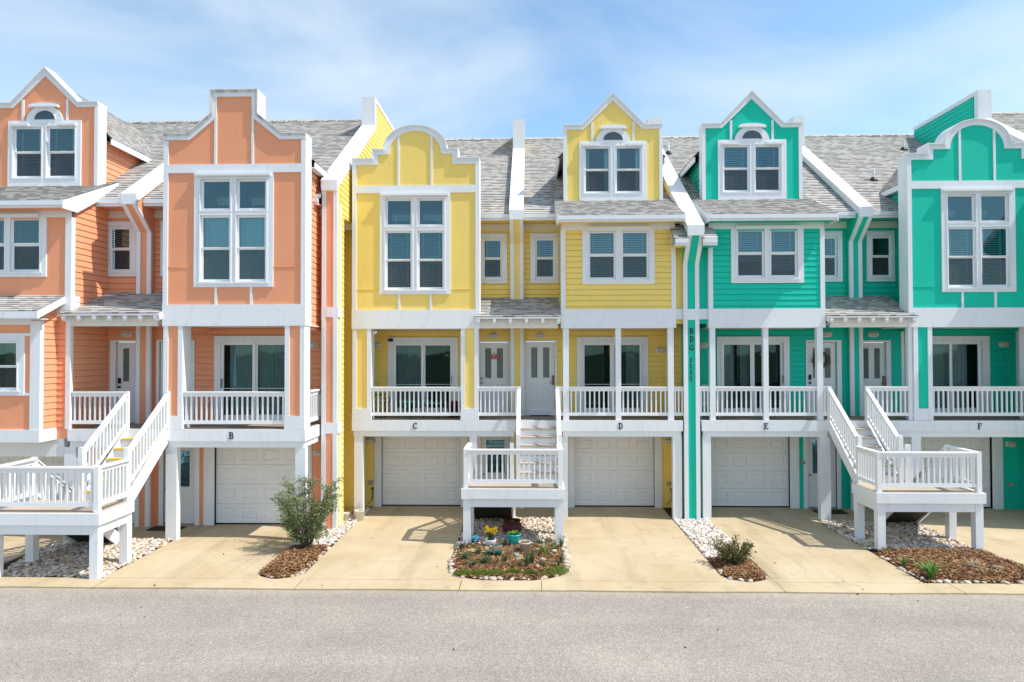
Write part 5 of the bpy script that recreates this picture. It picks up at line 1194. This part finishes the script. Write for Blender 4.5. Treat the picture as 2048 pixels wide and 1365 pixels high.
hDE = mulch(3.95, 4.88, 13.92, 15.45, BEDS['DE'], 3300, 13, 0.07)
hEF = mulch(7.86, 10.9, 13.92, 16.28, lambda x, y, m=0: 7.86+0.0*m < x < 10.36+max(0, 15.2-y)*0.5 and 13.93 < y < 16.2 and (x > 8.02 or y < 15.9), 9500, 14, 0.08)

# edging stones, one by one
STONES = []
for k in range(6):
    rr = random.Random(k+50); b = MB().blob((0, 0, 0), 1, 0.8, 0.6, 0, 0.14, rr); me = bpy.data.meshes.new('edging_stone'); me.from_pydata(b.v, [], b.f); me.materials.append(MT[('edge_stone', 'edge_stone', 'edge_stone_pale', 'edge_stone', 'tan_stone', 'edge_stone_pale')[k]]); me.shade_smooth(); STONES.append(me)
def edging(path, where, seed, s0=0.05, s1=0.085, step=0.13):
    rr = random.Random(seed); pts = [Vector(p) for p in path]; carry = 0.0
    for p, q in zip(pts[:-1], pts[1:]):
        Ln = (q-p).length; d = carry
        while d < Ln:
            c = p.lerp(q, d/Ln); s = rr.uniform(s0*0.7, s1*1.15)
            o = bpy.data.objects.new('edging_stone', rr.choice(STONES)); COL.objects.link(o)
            o.location = (c.x+rr.uniform(-.04, .04), c.y+rr.uniform(-.035, .035), 0.012); o.scale = (s*rr.uniform(.9, 1.3), s, s*rr.uniform(.7, 1.0)); o.rotation_euler = (0, 0, rr.uniform(0, 6.28))
            tag(o, 'pale weathered stone in the edging row around '+where, 'stone', 'edging stones around '+where)
            o.rotation_euler.x = rr.uniform(-.3, .3)
            d += step*rr.choice((0.7, 0.85, 1.0, 1.2, 1.7))
        carry = d-Ln
def round_path(x0, x1, yb, yl, yr, r=0.9, m=0.05):
    hw = (x1-x0)/2; r = min(hw, r); p = [(x0+m, yl)]
    p += [(x0+r-(r-m)*math.cos(t), yb+r-(r-m)*math.sin(t)) for t in [math.pi/2*k/8 for k in range(9)]]
    p += [(x1-r+(r-m)*math.sin(t), yb+r-(r-m)*math.cos(t)) for t in [math.pi/2*k/8 for k in range(9)]]
    return p + [(x1-m, yr)]
edging(round_path(-5.70, -4.72, 13.885, 14.7, 16.2), 'the mulch bed with the tall shrub', 21)
edging(round_path(-1.78, 0.84, 13.885, 16.3, 16.9), 'the flower bed with the pots', 22, 0.055, 0.10, 0.14)
edging(round_path(3.92, 4.90, 13.885, 14.5, 14.2), 'the mulch bed with the small azalea', 23, 0.05, 0.085, 0.17)
edging([(7.88, 15.5), (7.86, 14.6), (7.95, 13.96), (8.3, 13.93), (11.0, 13.93)], 'the mulch bed with the driftwood', 24, 0.045, 0.08, 0.14)
edging([(10.40, 16.2), (10.6, 15.0), (11.0, 14.2)], 'the mulch bed with the driftwood', 25, 0.035, 0.06, 0.15)

# ------------------------------------------------------------------ plants, pots and furniture
def blade(b, p, h, lean, az, w, curl=0.5, n=5):
    """one tapering strap leaf"""
    d = V(math.cos(az), math.sin(az), 0); sd = V(-math.sin(az), math.cos(az), 0); pr = []
    for k in range(n+1):
        t = k/n; c = Vector(p) + d*(lean*h*t*t*(1+curl*t)) + V(0, 0, h*(t-0.35*curl*lean*t*t)); ww = w*(1-t)**0.6*(0.6+0.8*t*(1-t)*2)
        pr.append((c-sd*ww, c+sd*ww))
    i = len(b.v); b.v += [tuple(q) for a in pr for q in a]; b.f += [(i+2*k, i+2*k+1, i+2*k+3, i+2*k+2) for k in range(n)]
def tuft(x, y, z, n, h, w, mat, seed, label, lean=0.5, spread=0.05, name='leaf_clump', group=None, flowers=None):
    rr = random.Random(seed); b = MB()
    for _ in range(n):
        a = rr.uniform(0, 6.28); r = rr.uniform(0, spread)
        blade(b, (r*math.cos(a), r*math.sin(a), -0.01), h*rr.uniform(0.6, 1.1), lean*rr.uniform(0.2, 1.3), a+rr.uniform(-.6, .6), w*rr.uniform(.7, 1.2), rr.uniform(.2, .9))
    o = b.build(name, mat); o.location = (x, y, z); tag(o, label, 'plant', group)
    if flowers:
        for _ in range(flowers[0]):
            a = rr.uniform(0, 6.28); r = rr.uniform(0.0, spread+0.06); f = MB(); c = (r*math.cos(a), r*math.sin(a), h*rr.uniform(.45, .9))
            for k in range(5):
                t = k*1.257; f.poly([c, (c[0]+0.022*math.cos(t-.5), c[1]+0.022*math.sin(t-.5), c[2]+0.008), (c[0]+0.032*math.cos(t), c[1]+0.032*math.sin(t), c[2]+0.004), (c[0]+0.022*math.cos(t+.5), c[1]+0.022*math.sin(t+.5), c[2]+0.008)])
            q = f.build('flower', flowers[1]); q.parent = o
    return o
def leaf(b, c, d, l, w, rr):
    d = d.normalized(); s = d.cross(V(rr.uniform(-1, 1), rr.uniform(-1, 1), rr.uniform(-1, 1))).normalized()*w; n = d.cross(s).normalized()*l*0.12
    c = Vector(c); b.poly([c, c+d*l*0.45+s+n, c+d*l, c+d*l*0.45-s+n])
def bush(name, x, y, label, mats, height, radius, stems, twigs, leaves, ll, lw, seed, low=0.1, up=1.0):
    rr = random.Random(seed); root = thing(name, (x, y, 0), label, 'shrub')
    st = MB(); lf = MB(); ends = []
    for k in range(stems):
        a = 6.28*k/stems+rr.uniform(-.4, .4); o = radius*rr.uniform(0.35, 1.0); H = height*rr.uniform(0.62, 1.0)*(1.08-0.28*(o/radius))
        pts = []
        for i in range(6):
            t = i/5; pts.append((x+0.05*math.cos(a)+o*math.cos(a)*t**0.8*0.95+rr.uniform(-.03, .03)*t, y+0.05*math.sin(a)+o*math.sin(a)*t**0.8*0.8+rr.uniform(-.03, .03)*t, H*t**up))
        st.tube(pts, 0.014, 5, 0.3)
        for _ in range(twigs):
            t = rr.uniform(0.10, 1.0); i = min(4, int(t*5)); p = Vector(pts[i]).lerp(Vector(pts[i+1]), t*5-i)
            aa = a+rr.uniform(-1.7, 1.7); L_ = rr.uniform(0.12, 0.34)*radius/0.6
            e = p+V(math.cos(aa)*L_, math.sin(aa)*L_, rr.uniform(-.05, .75)*L_)
            if e.z < low: e.z = low+rr.uniform(0, .05)
            st.tube([p, p.lerp(e, .55)+V(0, 0, .015), e], 0.005, 4, 0.4); ends.append((p, e))
    for p, e in ends:
        for _ in range(leaves):
            t = rr.uniform(0.15, 1.08); c = p.lerp(e, t)+V(rr.gauss(0, .03), rr.gauss(0, .03), rr.gauss(0, .03))
            d = (e-p).normalized()*0.7+V(rr.uniform(-1, 1), rr.uniform(-1, 1), rr.uniform(-.5, .9)); leaf(lf, c, d, ll*rr.uniform(.7, 1.3), lw*rr.uniform(.7, 1.3), rr)
    st.build('stems', 'bark', root); lf.build('foliage', mats, root)
    return root
bush('evergreen_shrub', -5.24, 15.98, 'tall leafy grey-green shrub growing from the mulch beside the orange house', 'leaf_shrub', 1.90, 0.66, 23, 14, 23, 0.056, 0.015, 5, 0.10, 0.8)
bush('azalea_shrub', 4.40, 14.98, 'small bronze-leaved azalea at the end of the white gravel strip', 'leaf_azalea', 0.54, 0.36, 15, 10, 17, 0.046, 0.021, 14, 0.05, 0.75)
def pot(name, x, y, z, label, prof, mat, soil_r, soil_z, lip=None, cat='flower pot'):
    r = thing(name, (x, y, z), label, cat)
    MB().lathe((x, y, z), prof, 28).build('pot_body', mat, r, True)
    if soil_r: MB().lathe((x, y, z+soil_z), [(soil_r, 0), (soil_r*0.5, 0.012), (0.0, 0.016)], 20).build('soil', 'soil', r)
    return r
def greens(r, x, y, z, n, h, w, mat, seed, spread=0.1, lean=0.8):
    rr = random.Random(seed); b = MB()
    for _ in range(n):
        a = rr.uniform(0, 6.28); q = rr.uniform(0, spread); blade(b, (x+q*math.cos(a), y+q*math.sin(a), z), h*rr.uniform(.6, 1.1), lean*rr.uniform(.2, 1.2), a, w*rr.uniform(.7, 1.2), .5)
    b.build('foliage', mat, r)
pb = 0.05
pot('glazed_pot', -1.32, 16.36, pb, 'small cobalt blue glazed pot with an aqua rim beside the landing post', [(0, 0), (0.066, 0), (0.086, 0.05), (0.083, 0.115), (0.075, 0.115), (0.07, 0.08)], 'blue', 0.07, 0.09)
MB().lathe((-1.32, 16.36, pb+0.113), [(0.083, 0), (0.095, 0.03), (0.088, 0.05), (0.075, 0.03)], 24).build('pot_rim', 'bluelight', bpy.data.objects['glazed_pot'], True)
greens(bpy.data.objects['glazed_pot'], -1.32, 16.36, pb+0.1, 9, 0.09, 0.012, 'leaf_bright', 31, 0.04)
r = pot('daffodil_pot', -0.94, 16.15, pb, 'low white pot of yellow daffodils in bloom', [(0, 0), (0.122, 0), (0.136, 0.15), (0.136, 0.165), (0.124, 0.165), (0.12, 0.12)], 'whitepot', 0.122, 0.13)
greens(r, -0.94, 16.15, pb+0.13, 60, 0.30, 0.009, 'leaf_strap', 32, 0.09, 0.25)
rr = random.Random(33)
for _ in range(18):
    a = rr.uniform(0, 6.28); q = rr.uniform(0.02, 0.15); fx, fy, fz = -0.94+q*math.cos(a), 16.15+q*math.sin(a)*.8, pb+rr.uniform(0.30, 0.47)
    b = MB().tube([(-0.94+q*.4*math.cos(a), 16.15+q*.4*math.sin(a), pb+.13), (fx, fy, fz)], 0.004, 5); b.build('flower_stem', 'leaf_strap', r)
    f = MB(); t0 = rr.uniform(0, 1)
    for k in range(6):
        t = t0+k*1.047; u = V(math.cos(t), -0.35, math.sin(t)); s_ = V(-math.sin(t), 0, math.cos(t)); c = V(fx, fy-0.01, fz)
        f.poly([c, c+u*.024+s_*.013, c+u*.046, c+u*.024-s_*.013])
    f.tube([(fx, fy, fz), (fx, fy-0.035, fz)], 0.012, 8, 1.4); f.build('flower', 'petal', r)
pot('urn', -0.46, 17.30, 0.02, 'wide red-brown glazed urn on the pebbles under the landing', [(0, 0), (0.17, 0), (0.23, 0.10), (0.255, 0.2), (0.22, 0.29), (0.195, 0.315), (0.215, 0.345), (0.235, 0.36), (0.215, 0.365), (0.18, 0.33), (0.18, 0.28)], 'redpot', 0.185, 0.28)
greens(bpy.data.objects['urn'], -0.42, 17.28, 0.30, 26, 0.08, 0.02, 'leaf_bright', 34, 0.12, 1.0)
r = pot('planter', -0.39, 16.27, pb, 'bright turquoise planter with leafy green growth', [(0, 0), (0.115, 0), (0.142, 0.2), (0.146, 0.215), (0.168, 0.225), (0.17, 0.26), (0.15, 0.262), (0.145, 0.22)], 'tealpot', 0.15, 0.22)
greens(r, -0.39, 16.27, pb+0.22, 70, 0.11, 0.026, 'leaf_bright', 35, 0.12, 1.1)
r = pot('clay_pot', -0.13, 15.70, pb, 'pale pinkish clay pot with sprouting bulbs', [(0, 0), (0.098, 0), (0.128, 0.185), (0.146, 0.19), (0.148, 0.235), (0.128, 0.237), (0.122, 0.19)], 'pinkpot', 0.128, 0.20)
greens(r, -0.13, 15.70, pb+0.2, 26, 0.05, 0.016, 'leaf_moss', 36, 0.08, 1.0)
r = pot('twin_pot', -0.90, 15.36, pb, 'pair of joined small dark teal pots in the middle of the flower bed', [(0, 0), (0.06, 0), (0.083, 0.11), (0.092, 0.115), (0.09, 0.13), (0.076, 0.125), (0.07, 0.09)], 'tealdark', 0.075, 0.10)
MB().lathe((-0.72, 15.33, pb), [(0, 0), (0.06, 0), (0.083, 0.11), (0.092, 0.115), (0.09, 0.13), (0.076, 0.125), (0.07, 0.09)], 24).build('second_pot', 'tealdark', r, True)
greens(r, -0.90, 15.36, pb+0.1, 12, 0.06, 0.012, 'dry', 37, 0.05); greens(r, -0.72, 15.33, pb+0.1, 12, 0.06, 0.012, 'leaf_bright', 38, 0.05)
r = thing('trough', (-0.80, 15.92, pb), 'low grey clay trough with small succulents behind the joined teal pots', 'flower pot')
b = MB().box(-0.94, -0.66, 15.87, 15.97, pb, pb+0.02)
for a in ((-0.94, -0.66, 15.87, 15.885), (-0.94, -0.66, 15.955, 15.97), (-0.94, -0.925, 15.885, 15.955), (-0.675, -0.66, 15.885, 15.955)): b.box(*a, pb+0.02, pb+0.07)
b.build('trough_body', 'greypot', r); MB().box(-0.925, -0.675, 15.885, 15.955, pb+0.02, pb+0.055).build('soil', 'soil', r); greens(r, -0.80, 15.92, pb+0.05, 24, 0.06, 0.014, 'leaf_strap', 39, 0.09)
r = thing('shoe_planter', (-0.27, 15.28, pb), 'small grey shoe-shaped planter lying in the mulch', 'flower pot')
MB().blob((-0.22, 15.25, pb+0.03), 0.085, 0.045, 0.035, -0.4, 0.05).lathe((-0.31, 15.29, pb), [(0, 0), (0.05, 0), (0.052, 0.09), (0.042, 0.09), (0.04, 0.05), (0, 0.05)], 16).build('shoe', 'greypot', r, True); greens(r, -0.31, 15.29, pb+0.06, 10, 0.06, 0.01, 'leaf_strap', 40, 0.02)
rr = random.Random(77)
for x, y, s, lab in ((0.27, 15.03, 0.075, 'round white painted stone right of the tall green blades'), (-0.26, 15.06, 0.06, 'small pale stone just in front of the shoe planter'), (0.54, 15.68, 0.075, 'white shell-like stone near the right landing post'), (0.15, 14.58, 0.055, 'small white stone at the edge of the sedum patch'), (-1.32, 15.72, 0.06, 'whitish stone behind the yellow flowers at the left of the bed'), (-0.92, 15.55, 0.07, 'greyish stone right behind the joined teal pots')):
    o = MB().blob((0, 0, 0), s*1.2, s*0.85, s*0.6, rr.uniform(0, 3), 0.1, rr).build('garden_stone', 'edge_stone', None, True); o.location = (x, y, pb+0.03); tag(o, lab, 'stone')
o = MB().blob((0, 0, 0), 0.13, 0.07, 0.075, 0.2, 0.14, rr).build('rock', 'tan_stone'); o.location = (0.46, 16.66, 0.05); tag(o, 'large tan rock beside the right front landing post', 'rock')
T = [(-0.59, 16.12, 34, .27, .010, 'leaf_strap', 'bluish blade clump between the daffodils and the turquoise planter', .35), (-0.09, 14.56, 46, .40, .009, 'leaf_strap', 'tall dark blade clump nearest the street in the flower bed', .25), (0.03, 14.82, 40, .42, .009, 'leaf_strap', 'tall dark blade clump just behind the tallest front one', .25),
     (0.21, 16.08, 30, .36, .010, 'leaf_strap', 'blade clump right of the clay pot', .4), (0.72, 16.20, 28, .32, .010, 'leaf_strap', 'blade clump at the foot of the right landing post', .45), (-1.17, 15.42, 24, .26, .009, 'leaf_strap', 'slim blade clump left of the joined teal pots', .3), (-0.99, 14.78, 34, .25, .016, 'leaf_strap', 'broad dark green leaf clump below the joined teal pots', .7),
     (-1.24, 14.66, 26, .20, .016, 'leaf_strap', 'low broad leaf clump near the left front of the bed', .8), (-0.55, 14.90, 30, .26, .010, 'leaf_strap', 'thin blade clump in the middle of the bed with dry tips', .4), (-1.46, 15.14, 30, .20, .018, 'leaf_strap', 'low leafy clump at the left edge of the bed', .8), (-0.77, 14.72, 20, .17, .012, 'leaf_strap', 'small dark clump right of the broad dark one', .6),
     (-0.42, 15.50, 22, .24, .009, 'dry', 'half-dry blade clump left of the shoe planter', .35), (0.68, 14.96, 26, .27, .011, 'leaf_strap', 'upright clump by the right edging stones', .35), (0.29, 14.60, 22, .18, .011, 'leaf_strap', 'short dark clump behind the small white stone', .5), (0.44, 15.28, 14, .12, .012, 'leaf_strap', 'tiny sprout between the two white stones', .5), (0.33, 15.62, 22, .20, .016, 'leaf_bright', 'yellow-green leafy clump right of the clay pot', .5), (-0.22, 14.66, 16, .18, .010, 'leaf_strap', 'small grey-green clump left of the tallest blades', .5), (0.20, 15.34, 20, .20, .008, 'leaf_strap', 'thin clump behind the tall blades', .3)]
for k, (x, y, n, hh, w, m, lab, ln) in enumerate(T): tuft(x, y, 0.045, n, hh, w, m, 100+k, lab, ln, 0.055, 'leaf_clump', 'leaf clumps in the flower bed')
for k, (x, y, n, m, fm, nf, lab) in enumerate(((-1.34, 15.55, 30, 'leaf_moss', 'petal_pale', 13, 'patch of cream flowers at the left of the flower bed'), (-1.02, 15.60, 22, 'leaf_moss', 'petal_pale', 9, 'patch of cream flowers left of the grey trough'), (-1.62, 16.12, 36, 'leaf_strap', 'petal_white', 12, 'white and purple pansies at the foot of the left landing post'), (-0.20, 14.98, 14, 'leaf_moss', 'petal_pale', 5, 'few yellowish blooms beside the small pale stone'))):
    tuft(x, y, 0.045, n, 0.13, 0.016, m, 130+k, lab, 1.0, 0.10, 'flowering_plant', None, (nf, fm))
rr = random.Random(171)
for k in range(26):
    x, y = rr.uniform(-1.55, 0.62), rr.uniform(14.45, 16.2)
    if any(abs(x-q[0]) < .14 and abs(y-q[1]) < .12 for q in T) or (-1.1 < x < 0.05 and y > 15.2): continue
    tuft(x, y, 0.045, rr.randint(12, 22), rr.uniform(.10, .20), rr.uniform(.009, .015), rr.choice(['leaf_strap', 'leaf_strap', 'leaf_bright', 'dry', 'leaf_moss']), 200+k, 'small low seedling among the clumps of the flower bed', .7, .05, 'seedling', 'seedlings in the flower bed', (3, 'petal_pale') if k % 5 == 0 else None)
def cover(spots, seed, n):
    rr = random.Random(seed); b = MB()
    for cx, cy, rx, ry in spots:
        for _ in range(n):
            a = rr.uniform(0, 6.28); q = math.sqrt(rr.uniform(0, 1)); x, y = cx+rx*q*math.cos(a), cy+ry*q*math.sin(a); z = 0.02+0.07*(1-q*q)+rr.uniform(0, .02)
            leaf(b, (x, y, z), V(rr.uniform(-1, 1), rr.uniform(-1, 1), rr.uniform(0.1, 1.3)), rr.uniform(.02, .04), rr.uniform(.006, .012), rr)
    return kind(b.build('ground_cover', 'leaf_moss'), 'stuff')
cover([(-1.38, 14.16, .22, .12), (-1.05, 14.20, .22, .15), (-0.72, 14.2, .22, .13), (-0.35, 14.25, .2, .09), (0.0, 14.2, .15, .07), (0.45, 14.28, .28, .2), (0.62, 14.42, .2, .2)], 140, 700)
tuft(8.14, 14.16, 0.03, 44, 0.34, 0.030, 'leaf_bright', 150, 'large bright green strap-leaved plant at the front of the driftwood bed', 0.75, 0.07)
tuft(8.00, 14.92, 0.03, 24, 0.22, 0.022, 'leaf_bright', 151, 'smaller green plant at the left edge of the driftwood bed', 0.5, 0.04)
tuft(8.20, 16.02, 0.02, 16, 0.14, 0.016, 'leaf_bright', 152, 'tiny green plant at the foot of the landing post above the driftwood bed', 0.7, 0.06)
tuft(10.30, 14.40, 0.03, 26, 0.24, 0.026, 'leaf_bright', 153, 'green plant at the right edge of the photo in the driftwood bed', 0.7, 0.05)
tuft(9.38, 14.78, 0.05, 80, 0.17, 0.006, 'dry', 154, 'pale dry grass clump behind the driftwood', 1.1, 0.10, 'dry_grass')
tuft(-5.44, 14.42, 0.05, 8, 0.15, 0.008, 'leaf_bright', 155, 'lone thin sprout in front of the tall shrub', 0.5, 0.02)
tuft(9.02, 15.55, 0.06, 16, 0.06, 0.014, 'wreath', 156, 'small dark reddish plant in the middle of the driftwood bed', 1.0, 0.05)
for x0, y0, x1, y1, r0, lab in ((9.12, 14.72, 9.44, 14.52, 0.035, 'longer weathered driftwood log on the mulch'), (9.60, 14.56, 9.82, 14.60, 0.05, 'short gnarled driftwood stump on the mulch')):
    p = MB().tube([(x0, y0, 0.10), (x0*.6+x1*.4, y0*.6+y1*.4+.02, 0.115), (x0*.3+x1*.7, y0*.3+y1*.7-.015, 0.10), (x1, y1, 0.105)], r0, 9, 0.75).build('driftwood', 'drift', None, True); tag(p, lab, 'driftwood')
for x, y, s, lab, tw in ((-5.06, 18.63, 0.115, 'smaller white plastic bucket on the pebbles against the yellow wall', 0), (-4.71, 18.80, 0.135, 'larger white plastic bucket with dry twigs at the balcony post', 1)):
    r = pot('bucket', x, y, 0.01, lab, [(0, 0), (s*.78, 0), (s*.97, s*1.75), (s*1.03, s*1.76), (s*1.03, s*1.9), (s*.94, s*1.9), (s*.9, s*1.5)], 'bucket', s*.9, s*1.6, cat='bucket')
    if tw:
        rr = random.Random(5); b = MB()
        for _ in range(7):
            a = rr.uniform(0, 6.28); b.tube([(x+.03*math.cos(a), y+.03*math.sin(a), .2), (x+.07*math.cos(a), y+.07*math.sin(a), .2+rr.uniform(.12, .32))], 0.004, 4)
        b.build('twigs', 'dry', r)
r = thing('wire_basket', (-4.98, 18.98, 0), 'low dark wire plant stand behind the smaller white bucket', 'plant stand'); b = MB()
for z in (0.10, 0.30): b.tube([(-4.98+.17*math.cos(t*.3925), 18.98+.12*math.sin(t*.3925), z) for t in range(17)], 0.006, 5)
for t in range(5): b.tube([(-4.98+.17*math.cos(t*1.257), 18.98+.12*math.sin(t*1.257), 0), (-4.98+.17*math.cos(t*1.257), 18.98+.12*math.sin(t*1.257), 0.32)], 0.005, 5)
b.build('wire_frame', 'black', r)
# balcony of house C
def metal_chair(x, y, face, label):
    """outdoor chair: sling seat and back on a black tube frame with looped arms; face = +1 looks to +X"""
    r = thing('patio_chair', (x, y, ZD), label, 'chair', 'patio chairs on the balcony'); s = face
    MB().vbeam((x-0.22*s, y, ZD+0.40), (x+0.24*s, y, ZD+0.44), 0.46, 0.02).build('seat', 'teal', r)
    MB().poly([(x-0.23*s, y-.22, ZD+.42), (x-0.23*s, y+.22, ZD+.42), (x-0.36*s, y+.22, ZD+.90), (x-0.36*s, y-.22, ZD+.90)]).poly([(x-0.245*s, y-.22, ZD+.42), (x-0.245*s, y+.22, ZD+.42), (x-0.375*s, y+.22, ZD+.90), (x-0.375*s, y-.22, ZD+.90)]).build('backrest', 'teal', r)
    for q in (-.25, .25):
        MB().tube([(x-0.36*s, y+q, ZD+.92), (x-0.23*s, y+q, ZD+.42), (x-0.20*s, y+q, ZD)], 0.013, 7).build('leg', 'black', r)
        MB().tube([(x+0.26*s, y+q, ZD), (x+0.24*s, y+q, ZD+.44)], 0.013, 7).build('leg', 'black', r)
        MB().tube([(x-0.31*s, y+q, ZD+.66)] + [(x+0.05*s+0.22*math.sin(t)*s, y+q, ZD+.47+.19*math.cos(t)) for t in [-.6, -.2, .3, .8, 1.3, 1.8, 2.3]], 0.013, 7).build('arm', 'black', r)
metal_chair(-4.42, 19.85, 1, 'turquoise sling chair with a black frame at the left end of the yellow balcony')
metal_chair(-2.80, 19.80, -1, 'turquoise sling chair with a black frame between the small table and the red pot')
r = thing('side_table', (-3.55, 19.72, ZD), 'small round turquoise table on the yellow balcony', 'table')
MB().lathe((-3.55, 19.72, ZD+.44), [(0, 0), (.25, 0), (.265, .015), (.25, .03), (0, .03)], 28).build('tabletop', 'tealpot', r)
for k in range(3):
    a = k*2.094+.4; MB().tube([(-3.55+.08*math.cos(a), 19.72+.08*math.sin(a), ZD+.44), (-3.55+.05*math.cos(a), 19.72+.05*math.sin(a), ZD+.2), (-3.55+.2*math.cos(a), 19.72+.2*math.sin(a), ZD)], 0.012, 6).build('leg', 'tealpot', r)
pot('balcony_pot', -2.2, 19.75, ZD, 'big dark red pot in the right corner of the yellow balcony', [(0, 0), (.16, 0), (.215, .38), (.23, .40), (.23, .46), (.2, .46), (.19, .38)], 'redpot', .2, .42)
r = thing('potted_plant', (-3.62, 20.12, ZD), 'leafy green pot plant behind the small turquoise table', 'plant'); MB().lathe((-3.62, 20.12, ZD), [(0, 0), (.1, 0), (.14, .26), (.12, .26), (.11, .2), (0, .2)], 18).build('pot_body', 'tealdark', r, True); greens(r, -3.62, 20.12, ZD+.22, 60, .42, .022, 'leaf_shrub', 44, .08, .6)
# white resin chair on balcony E
r = thing('resin_chair', (5.15, 19.95, ZD), 'white plastic armchair on the green balcony beside the lettered pillar', 'chair'); x, y = 5.15, 19.95
MB().vbeam((x-.22, y, ZD+.41), (x+.22, y, ZD+.43), .46, .03).build('seat', 'plasticwhite', r)
b = MB(); bk = [(-.23, 0), (.23, 0), (.24, .25), (.2, .42), (.1, .5), (-.1, .5), (-.2, .42), (-.24, .25)]
f = (V(x, y+.20, ZD+.40), V(1, 0, 0), V(0, -1, 0.0)); b.strip(f, [(-.24, 0), (-.25, .25), (-.2, .43), (-.1, .51), (.1, .51), (.2, .43), (.25, .25), (.24, 0)], [(-.18, 0), (-.19, .24), (-.15, .38), (-.08, .44), (.08, .44), (.15, .38), (.19, .24), (.18, 0)], -.03, 0)
for q in (-.12, -.04, .04, .12): b.fbox(f, q-.022, q+.022, 0, .43, -.025, -.005)
b.build('backrest', 'plasticwhite', r)
for sx in (-.24, .24):
    MB().tube([(x+sx, y-.2, ZD+.64), (x+sx, y+.2, ZD+.66)], .03, 8).tube([(x+sx, y-.2, ZD+.64), (x+sx*1.02, y-.23, ZD+.42)], .025, 8).build('arm', 'plasticwhite', r)
    for sy in (-.22, .22): MB().tube([(x+sx*.92, y+sy*.9, ZD+.42), (x+sx*1.1, y+sy*1.15, ZD)], .028, 7, .8).build('leg', 'plasticwhite', r)
# hung on the doors, on the wall, under foot
r = thing('door_wreath', (8.60, Y1-0.03, 4.38), 'round brown twig wreath hanging on the green house door', 'wreath'); rr = random.Random(8); b = MB()
for _ in range(520):
    a = rr.uniform(0, 6.28); q = rr.gauss(0.20, 0.032); c = V(8.60+q*math.cos(a), Y1-.045+rr.uniform(-.03, .03), 4.38+q*math.sin(a)); d = V(-math.sin(a)+rr.uniform(-.6, .6), rr.uniform(-.4, .4), math.cos(a)+rr.uniform(-.6, .6)); leaf(b, c, d, rr.uniform(.04, .08), .008, rr)
b.tube([(8.60+.2*math.cos(t*.2618), Y1-.04, 4.38+.2*math.sin(t*.2618)) for t in range(25)], .03, 7).build('twig_ring', 'wreath', r)
r = thing('door_sign', (-1.07, Y1-0.02, 4.42), 'small red hanging sign on the yellow house door', 'sign'); f = FR(Y1)
MB().fbox(f, -1.205, -0.935, 4.425, 4.53, -0.012, 0.004).build('sign_board', 'red', r); MB().tube([pt(f, -1.13, 4.53, -.005), pt(f, -1.11, 4.575, -.005), pt(f, -1.07, 4.595, -.005), pt(f, -1.03, 4.575, -.005), pt(f, -1.01, 4.53, -.005)], .007, 6).build('hanger', 'bark', r)
b = MB()
for z, n in ((4.485, 7), (4.448, 6)):
    for k in range(n): b.fbox(f, -1.175+.21*k/(n-1)-.006, -1.175+.21*k/(n-1)+.008, z, z+.026, .004, .006)
b.build('lettering', 'petal_white', r)
for x, y, z, w, d, lab in ((0.30, 20.18, ZD, .62, .2, 'dark doormat at the porch door of the yellow dormer house'), (8.62, 19.95, 0.004, .85, .5, 'dark brown doormat at the ground door of the green house'), (-9.55, 17.75, 0.004, .85, .42, 'dark patterned doormat at the ground door of the orange house')):
    o = MB().box(-w/2, w/2, -d/2, d/2, 0.001, .018).build('doormat', 'mat'); o.location = (x, y, z); tag(o, lab, 'doormat')
w = MB().tube([(-4.44, 19.05, 5.20), (-4.40, 19.02, 5.16)], .012, 6).tube([(-4.40, 19.06, 5.15), (-4.29, 18.96, 5.19)], .03, 10).build('security_camera', 'vinyl', HC)
MB().fbox(FR(Y1), -4.27, -4.08, 4.93, 5.06, .055, .10).build('speaker_box', 'vinyl', HC); MB().fbox(FR(Y1), -4.255, -4.095, 4.945, 5.045, .10, .104).build('speaker_grille', 'black', HC)
for x, z, sc, lab, m in ((-3.76, 8.23, 1.0, 'white egret figurine inside the upper left pane of the arched yellow bay', 1), (-2.56, 8.23, .85, 'white wading bird figurine inside the upper right pane of the arched yellow bay', -1)):
    y = Y0+.10; r = thing('bird_figurine', (x, y, z), lab, 'figurine')
    MB().blob((x, y, z+.12*sc), .035*sc, .025*sc, .055*sc, .3, .03).tube([(x+.01*m, y, z+.15*sc), (x+.03*m, y, z+.2*sc), (x+.015*m, y, z+.24*sc), (x+.03*m, y, z+.27*sc)], .012*sc, 7).tube([(x+.03*m, y, z+.27*sc), (x+.085*m, y, z+.262*sc)], .008*sc, 6, .4).tube([(x, y, z), (x, y, z+.09*sc)], .008, 6).build('bird_body', 'plasticwhite', r, True)

rr = random.Random(91); b = MB()
for _ in range(46):
    x, y = rr.uniform(-9, 9.5), rr.choice((rr.uniform(10.0, 13.2), rr.uniform(13.25, 13.45), rr.uniform(13.9, 17.5)))
    leaf(b, (x, y, -0.02 if y < 13.3 else 0.012), V(rr.uniform(-1, 1), rr.uniform(-1, 1), .15), rr.uniform(.03, .07), rr.uniform(.01, .022), rr)
kind(b.build('leaf_litter', 'wreath'), 'stuff')
